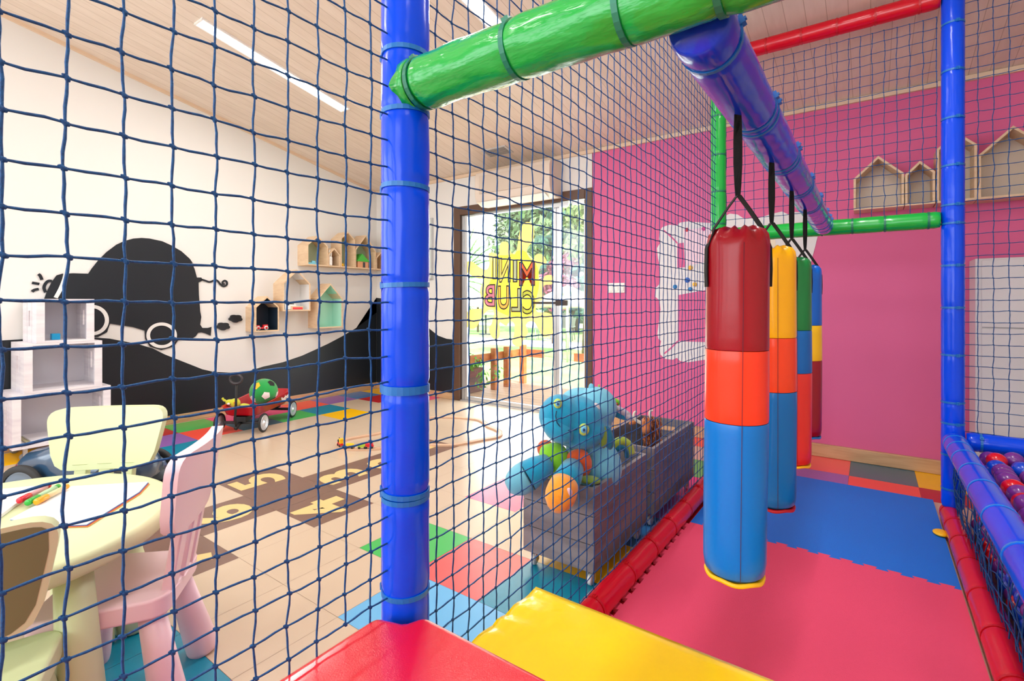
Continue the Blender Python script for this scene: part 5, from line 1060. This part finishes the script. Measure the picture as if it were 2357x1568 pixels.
m = MB(); pb = smooth_path([(a, b, 0) for a, b in backpoly(blob, GY)], 3, True); m.prism([(p.x, p.y) for p in pb], 0.0, -0.0006, SP); m.build('splash', film('sticker_yellow', (250, 218, 156), 0.45), st)
inner = [A1(*p) for p in ((560, 870), (800, 830), (1000, 760), (1200, 960), (1250, 1250), (1190, 1540))] + [A2(*p) for p in ((1150, 280), (900, 340), (600, 220), (430, 60))] + [A1(*p) for p in ((450, 1350), (520, 1200))]
m = MB(); pb = smooth_path([(a, b, 0) for a, b in backpoly(inner, GY)], 4, True); m.prism([(p.x, p.y) for p in pb], -0.0008, -0.0014, SP); m.build('lime_centre', film('sticker_lime', (232, 242, 176), 0.5), st)
ink = mat('dark_ink', (46, 40, 44), 0.6)
for ch, x0, x1, y0, y1, c, sl in (('M', 1190, 1237, 602, 664, (236, 116, 76), 0.05), ('I', 1176, 1196, 598, 655, (196, 216, 240), 0.05), ('N', 1148, 1177, 593, 656, (240, 236, 176), 0.05), ('I', 1130, 1147, 591, 648, (236, 244, 238), 0.05),
                                  ('C', 1202, 1232, 669, 728, (206, 224, 96), 0), ('L', 1175, 1204, 664, 723, (190, 208, 222), 0), ('U', 1144, 1175, 658, 717, (242, 206, 116), 0), ('B', 1113, 1145, 655, 711, (222, 150, 226), 0)):
    a, b = onY(x0, y1, GY), onY(x1, y0, GY); cw, chh = abs(b.x - a.x), abs(b.z - a.z); nat = {'M': 0.80, 'I': 0.30, 'N': 0.70, 'C': 0.66, 'L': 0.56, 'U': 0.70, 'B': 0.62}[ch]
    base_ = Matrix.Translation(((a.x + b.x) / 2, GY - 0.0024, (a.z + b.z) / 2)); Rm = Matrix.Rotation(R(90), 4, 'X')
    S_ = Matrix.Diagonal((-cw / nat * 0.88, chh / 0.70 * 0.86, 1, 1)); Mi = Matrix.Translation(st.location).inverted()
    o = text_obj('letter', ch, film('letter_%s_%d' % (ch, c[0]), tuple(int(v * 0.65 + 255 * 0.35) for v in c), 0.15), st, Mi @ base_ @ Rm @ S_, 1.0, 0.0002, 0.02)
    Mo = Matrix.Diagonal((1, 1, 0.03, 1)); text_obj('letter_outline', ch, ink, o, Mo, 1.0, 0.0, 0.02, line=0.022)

# ================================================================== OUTSIDE THE DOOR
m = MB(); m.box(-8.5, 0.5, YB + 0.14, 5.5, -0.10, -0.012); struct(m.build('floor_deck', deck_wood))
m = MB(); m.box(-60, 40, 5.5, 90, -0.2, -0.10); m.box(-60, -8.5, -4, 5.5, -0.2, -0.10); struct(m.build('lawn_ground', lawn))
m = MB(); m.box(-60, 30, 10.6, 12.4, -0.098, -0.085); m.box(-60, 30, 19, 21, -0.098, -0.085); struct(m.build('trim_path', path_m))
fz = -0.012
fc = thing('timber_fence', 'low orange-brown timber fence round the deck outside', 'fence', (-3.7, 5.2, fz))
for (x_, y_) in ((-3.70, 4.80), (-3.70, 5.06), (-3.69, 5.40)): m = MB(); m.box(x_ - 0.035, x_ + 0.035, y_ - 0.035, y_ + 0.035, fz, 0.49); m.build('post', fence_wood, fc, bevel=0.004, seg=1)
m = MB(); m.box(-3.755, -3.735, 4.40, 5.46, 0.33, 0.43); m.build('rail', fence_wood, fc)
m = MB(); m.box(-3.73, -3.40, 5.437, 5.457, 0.33, 0.43); m.build('rail', fence_wood, fc)
m = MB(); m.box(-2.95, 0.2, 5.42, 5.44, 0.32, 0.42); m.box(-0.2, -0.13, 5.44, 5.49, fz, 0.5); m.box(-2.62, -2.55, 5.44, 5.49, fz, 0.5) if False else None; m.build('rail', fence_wood, fc)
pt = thing('planter', 'dark slatted wooden planter outside with a trailing vine', 'planter', (-3.92, 4.52, fz))
pw_ = planks('planter_boards', (122, 84, 78), (40, 26, 24), 0, 0.055, 0.08, 0.6, (100, 66, 62)); m = MB(); m.box(-4.07, -3.765, 4.40, 4.66, fz, 0.27); m.build('box', pw_, pt, bevel=0.005, seg=1)
def leaf_cards(mb, c, rad, n, sz, rnd, nm=1, squash=1.0, shell=0.55):
    for i in range(n):
        d_ = Vector((rnd.gauss(0, 1), rnd.gauss(0, 1), rnd.gauss(0, 1))).normalized(); q = shell + (1 - shell) * rnd.random()
        p = Vector(c) + Vector((d_.x * rad[0], d_.y * rad[1], d_.z * rad[2])) * q; nrm = (d_ + Vector((rnd.uniform(-.6, .6), rnd.uniform(-.6, .6), rnd.uniform(-.2, .9)))).normalized(); u = nrm.orthogonal().normalized(); u = (Matrix.Rotation(rnd.uniform(0, 6.3), 3, nrm) @ u); v = nrm.cross(u); s_ = sz * rnd.uniform(0.6, 1.3)
        mb.add([p - u * s_, p - v * s_ * 0.5 + u * 0.1 * s_, p + u * s_, p + v * s_ * 0.5 + u * 0.1 * s_], [(0, 1, 2, 3)], rnd.randrange(nm))
def lf(n, c): return mat('leaf_' + n, c, 0.6, 0.3, vary=(3, tuple(int(v * 0.8) for v in c)))
rv = random.Random(3); m = MB(); leaf_cards(m, (-3.84, 4.50, 0.34), (0.2, 0.15, 0.10), 130, 0.035, rv); leaf_cards(m, (-3.60, 4.44, 0.16), (0.10, 0.06, 0.14), 34, 0.035, rv); leaf_cards(m, (-3.50, 4.6, 0.25), (0.12, 0.08, 0.1), 18, 0.03, rv); f_ = m.build('vine_leaves', lf('vine', (110, 190, 60)), pt); f_['kind'] = 'stuff'
def tree(px, py_base, d, hgt, crowns, lm, label, trunk_r=0.14, n=900, sz=0.16, seed=1, name='tree', shell=0.45, k=1.0):
    d *= k; hgt *= k; sz *= k; trunk_r *= k; crowns = [tuple(q * k for q in c[:2]) + (c[2] * k + 1.15 * (1 - k),) + tuple(q * k for q in c[3:]) for c in crowns]
    p = at(px, 0, d); p.z = -0.1; t = thing(name, label, 'tree', tuple(p)); rn = random.Random(seed); m = MB(); m.tube([(0, 0, 0), (0.05, 0.03, hgt * 0.4), (0, 0, hgt * 0.9)], [trunk_r, trunk_r * 0.7, trunk_r * 0.3], 10); m.build('trunk', mat('bark', (108, 88, 72), 0.9, vary=(6, (80, 64, 52))), t, False)
    m = MB(); tot = sum(c[3] * c[5] for c in crowns)
    for (x_, y_, z_, rx, ry, rz) in crowns: leaf_cards(m, (x_, y_, z_), (rx, ry, rz), int(n * rx * rz / tot * 1.0), sz, rn, shell=shell)
    f_ = m.build('crown', lm, t, False); f_['kind'] = 'stuff'
tree(1262, 0, 15, 6.6, [(0, 0, 3.2, 1.1, 1.0, 0.9), (-0.3, 0, 4.4, 1.2, 1.0, 1.0), (0.3, 0.1, 5.4, 1.0, 0.9, 0.9), (-0.9, 0, 3.6, 0.6, 0.6, 0.6), (0.5, 0, 2.6, 0.7, 0.6, 0.6), (-0.1, 0, 6.4, 0.7, 0.6, 0.6)], lf('mid', (124, 150, 104)), 'tall bushy green tree outside in the middle of the door glass', n=3800, sz=0.14, seed=2, k=2.3)
tree(1183, 0, 24, 6.4, [(0, 0, 4.0, 1.4, 1.2, 1.3), (0.9, 0, 3.2, 0.9, 0.8, 0.9), (-0.2, 0, 5.4, 0.9, 0.9, 0.9)], lf('pale', (136, 154, 118)), 'pale distant tree outside left of the tall bushy one', n=1700, sz=0.17, seed=4, k=2.3)
m = MB()
fir = []
for k in range(11): z_ = 0.9 + k * 0.55; r_ = 1.35 * (1 - k / 12.5); fir += [(r_ * 0.55 * math.cos(k * 2.1), r_ * 0.55 * math.sin(k * 2.1), z_, r_ * 0.8, r_ * 0.8, 0.17), (-r_ * 0.55 * math.cos(k * 2.1), -r_ * 0.55 * math.sin(k * 2.1), z_ + 0.2, r_ * 0.8, r_ * 0.8, 0.15)]
tree(1322, 0, 13, 7.2, fir, lf('fir', (82, 124, 106)), 'dark green fir tree outside at the right of the door glass', 0.13, 5200, 0.11, 6, shell=0.2, k=1.45)
tree(1274, 0, 10.5, 2.5, [(-0.1, 0, 1.55, 0.34, 0.34, 0.34), (0.15, 0, 1.9, 0.3, 0.3, 0.26), (0.35, 0, 1.5, 0.26, 0.26, 0.24), (0.05, 0, 1.15, 0.3, 0.3, 0.22), (0.42, 0, 2.05, 0.2, 0.2, 0.2)], lf('plum', (172, 92, 116)), 'plum red leaved small tree outside beside the door mullion', 0.04, 1400, 0.06, 8, k=1.3)
tree(1345, 0, 9.5, 4.0, [(0.1, 0, 3.0, 0.6, 0.6, 0.9), (-0.1, 0, 2.4, 0.4, 0.4, 0.5)], lf('willow', (150, 170, 112)), 'light green drooping tree outside at the top right of the glass', 0.06, 1200, 0.08, 10)
# palm
pp = at(1050, 0, 7.2); pp.z = -0.1; pa = thing('palm_tree', 'palm tree with spiky fronds outside at the left of the glass', 'tree', tuple(pp)); m = MB(); m.tube([(0, 0, 0), (0.02, 0, 0.7), (0, 0, 1.45)], [0.1, 0.08, 0.09], 12); m.build('trunk', MATS['bark'], pa, False)
rn = random.Random(12)
for k in range(22):
    a = rn.uniform(0, 6.28); el = rn.uniform(-0.25, 1.3); L_ = rn.uniform(0.65, 0.9); m = MB(); pts = []
    for s_ in range(7): q = s_ / 6; h_ = L_ * q; pts.append(Vector((math.cos(a) * h_ * math.cos(el) , math.sin(a) * h_ * math.cos(el), 1.45 + h_ * math.sin(el) - 0.35 * q * q * math.cos(el))))
    m.tube(pts, 0.008, 5)
    sdv = Vector((-math.sin(a), math.cos(a), 0))
    for s_ in range(1, 7):
        for q in (0, 0.5):
            c = pts[s_] * (1 - q) + pts[s_ - 1] * q; t_ = (pts[s_] - pts[s_ - 1]).normalized()
            for sg in (-1, 1): e_ = c + (sdv * sg * 0.6 + t_ * 0.8).normalized() * 0.24 - Vector((0, 0, 0.04)); m.add([c - t_ * 0.012, c + t_ * 0.012, e_], [(0, 1, 2)])
    m.build('frond', lf('palm', (130, 184, 104)), pa, False)
# garden furniture
def place(px, py): q = onZ(px, py, -0.098); return q.x, q.y
x_, y_ = place(1303, 783)
wc = thing('garden_chair', 'dark wicker garden chair on the lawn, right of the mullion', 'chair', (x_, y_, -0.1), R(200)); wk = mat('wicker', (96, 100, 96), 0.7)
def gchair(t, m_):
    m = MB(); m.box(-0.25, 0.25, -0.25, 0.25, 0.38, 0.43); m.build('seat', m_, t, False, bevel=0.02)
    m = MB(); vs = []
    for k in range(13):
        a = R(-20 + 220 * k / 12)
        for rr_, z_ in ((0.25, 0.40), (0.31, 0.82 if 3 < k < 9 else 0.68), (0.28, 0.82 if 3 < k < 9 else 0.68), (0.22, 0.40)): vs.append((rr_ * math.cos(a), rr_ * math.sin(a), z_))
    m.add(vs, [(i * 4 + e, i * 4 + (e + 1) % 4, (i + 1) * 4 + (e + 1) % 4, (i + 1) * 4 + e) for i in range(12) for e in range(4)] + [(3, 2, 1, 0), (48, 49, 50, 51)]); m.build('backrest', m_, t, False)
    for ax_ in (-0.2, 0.2):
        for ay in (-0.2, 0.2): m = MB(); m.tube([(ax_, ay, 0.39), (ax_ * 1.15, ay * 1.15, 0.0)], 0.014, 8); m.build('leg', m_, t, False)
gchair(wc, wk)
x_, y_ = place(1236, 783); wc2 = thing('garden_chair', 'pale grey garden chair on the lawn, left of the mullion', 'chair', (x_, y_, -0.1), R(340)); gchair(wc2, mat('pale_wicker', (190, 194, 196), 0.7))
x_, y_ = place(1269, 783); gt = thing('garden_table', 'round pale garden table between the two garden chairs', 'table', (x_, y_, -0.1)); m = MB(); m.lathe([(0.24, 0.70), (0.24, 0.73)], 28); m.build('tabletop', silver, gt, False); m = MB(); m.tube([(0, 0, 0.03), (0, 0, 0.7)], 0.03, 10); m.lathe([(0.25, 0.0), (0.24, 0.03)], 20); m.build('pedestal', silver, gt, False)
x_, y_ = place(1118, 770); gt = thing('garden_table', 'small round table on the lawn at the left, beyond the fence', 'table', (x_, y_, -0.1)); m = MB(); m.lathe([(0.42, 0.70), (0.42, 0.73)], 28); m.build('tabletop', white_pl, gt, False); m = MB(); m.tube([(0, 0, 0.03), (0, 0, 0.7)], 0.03, 10); m.lathe([(0.25, 0.0), (0.24, 0.03)], 20); m.build('pedestal', dark_pl, gt, False)
pq = at(1306, 0, 11.5); ps = thing('straw_parasol', 'straw thatched parasol outside on the right', 'parasol', (pq.x, pq.y, -0.1)); m = MB(); m.tube([(0, 0, 0), (0, 0, 1.25)], 0.04, 8); m.build('pole', silver, ps, False)
thatch = mat('thatch', (206, 190, 164), 0.9, bump=(60, 0.8, (1, 1, 0.2))); m = MB(); m.lathe([(0.85, 1.02), (0.82, 1.14), (0.4, 1.36), (0.03, 1.52)], 32, 0, None, lambda p, a, z, r_: (p[0] * (1 + 0.03 * math.sin(17 * a)), p[1] * (1 + 0.03 * math.sin(17 * a)), z + (0.03 * math.sin(23 * a) if z < 1.05 else 0))); m.build('thatch_roof', thatch, ps, False)
pq = at(1100, 0, 19); ps = thing('straw_parasol', 'straw thatched parasol outside on the left', 'parasol', (pq.x, pq.y, -0.1)); m = MB(); m.tube([(0, 0, 0), (0, 0, 1.15)], 0.04, 8); m.build('pole', MATS['bark'], ps, False); m = MB(); m.lathe([(0.8, 0.95), (0.78, 1.05), (0.4, 1.25), (0.03, 1.4)], 32); m.build('thatch_roof', thatch, ps, False)
lq = at(1306, 0, 9.5); lp = thing('garden_lamp', 'garden lamp post with two white globes', 'lamp post', (lq.x, lq.y, -0.1)); m = MB(); m.tube([(0, 0, 0), (0, 0, 1.30)], 0.02, 8); sv = Vector((CT, ST, 0)); m.tube([sv * -0.11 + Vector((0, 0, 1.27)), sv * 0.11 + Vector((0, 0, 1.27))], 0.012, 8); m.build('post', silver, lp, False)
for s_ in (-1, 1): m = MB(); m.ball(sv * (s_ * 0.09) + Vector((0, 0, 1.36)), 0.075, 18); m.build('globe', white_pl, lp, False)
for k, (px, py) in enumerate(((1322, 752), (1338, 758), (1334, 742))):
    x_, y_ = place(px, py); t = thing('sun_lounger', 'dark sun lounger far out on the grass, ' + ('left one of three', 'nearest of three', 'farthest of three')[k], 'sun lounger', (x_, y_, -0.1), R(30), 'sun loungers on the far lawn')
    m = MB(); m.box(-0.3, 0.3, -0.5, 0.7, 0.26, 0.30); m.add([(-0.3, -0.5, 0.28), (0.3, -0.5, 0.28), (0.3, -1.0, 0.62), (-0.3, -1.0, 0.62), (-0.3, -0.5, 0.32), (0.3, -0.5, 0.32), (0.3, -1.0, 0.66), (-0.3, -1.0, 0.66)], [(0, 3, 2, 1), (4, 5, 6, 7), (0, 1, 5, 4), (1, 2, 6, 5), (2, 3, 7, 6), (3, 0, 4, 7)]); m.build('bed', mat('lounger_grey', (96, 108, 120), 0.7), t, False)
    m = MB()
    for a_ in (-0.26, 0.26):
        for b_ in (-0.45, 0.6): m.box(a_ - 0.02, a_ + 0.02, b_ - 0.02, b_ + 0.02, 0, 0.26)
    m.build('leg', silver, t, False)
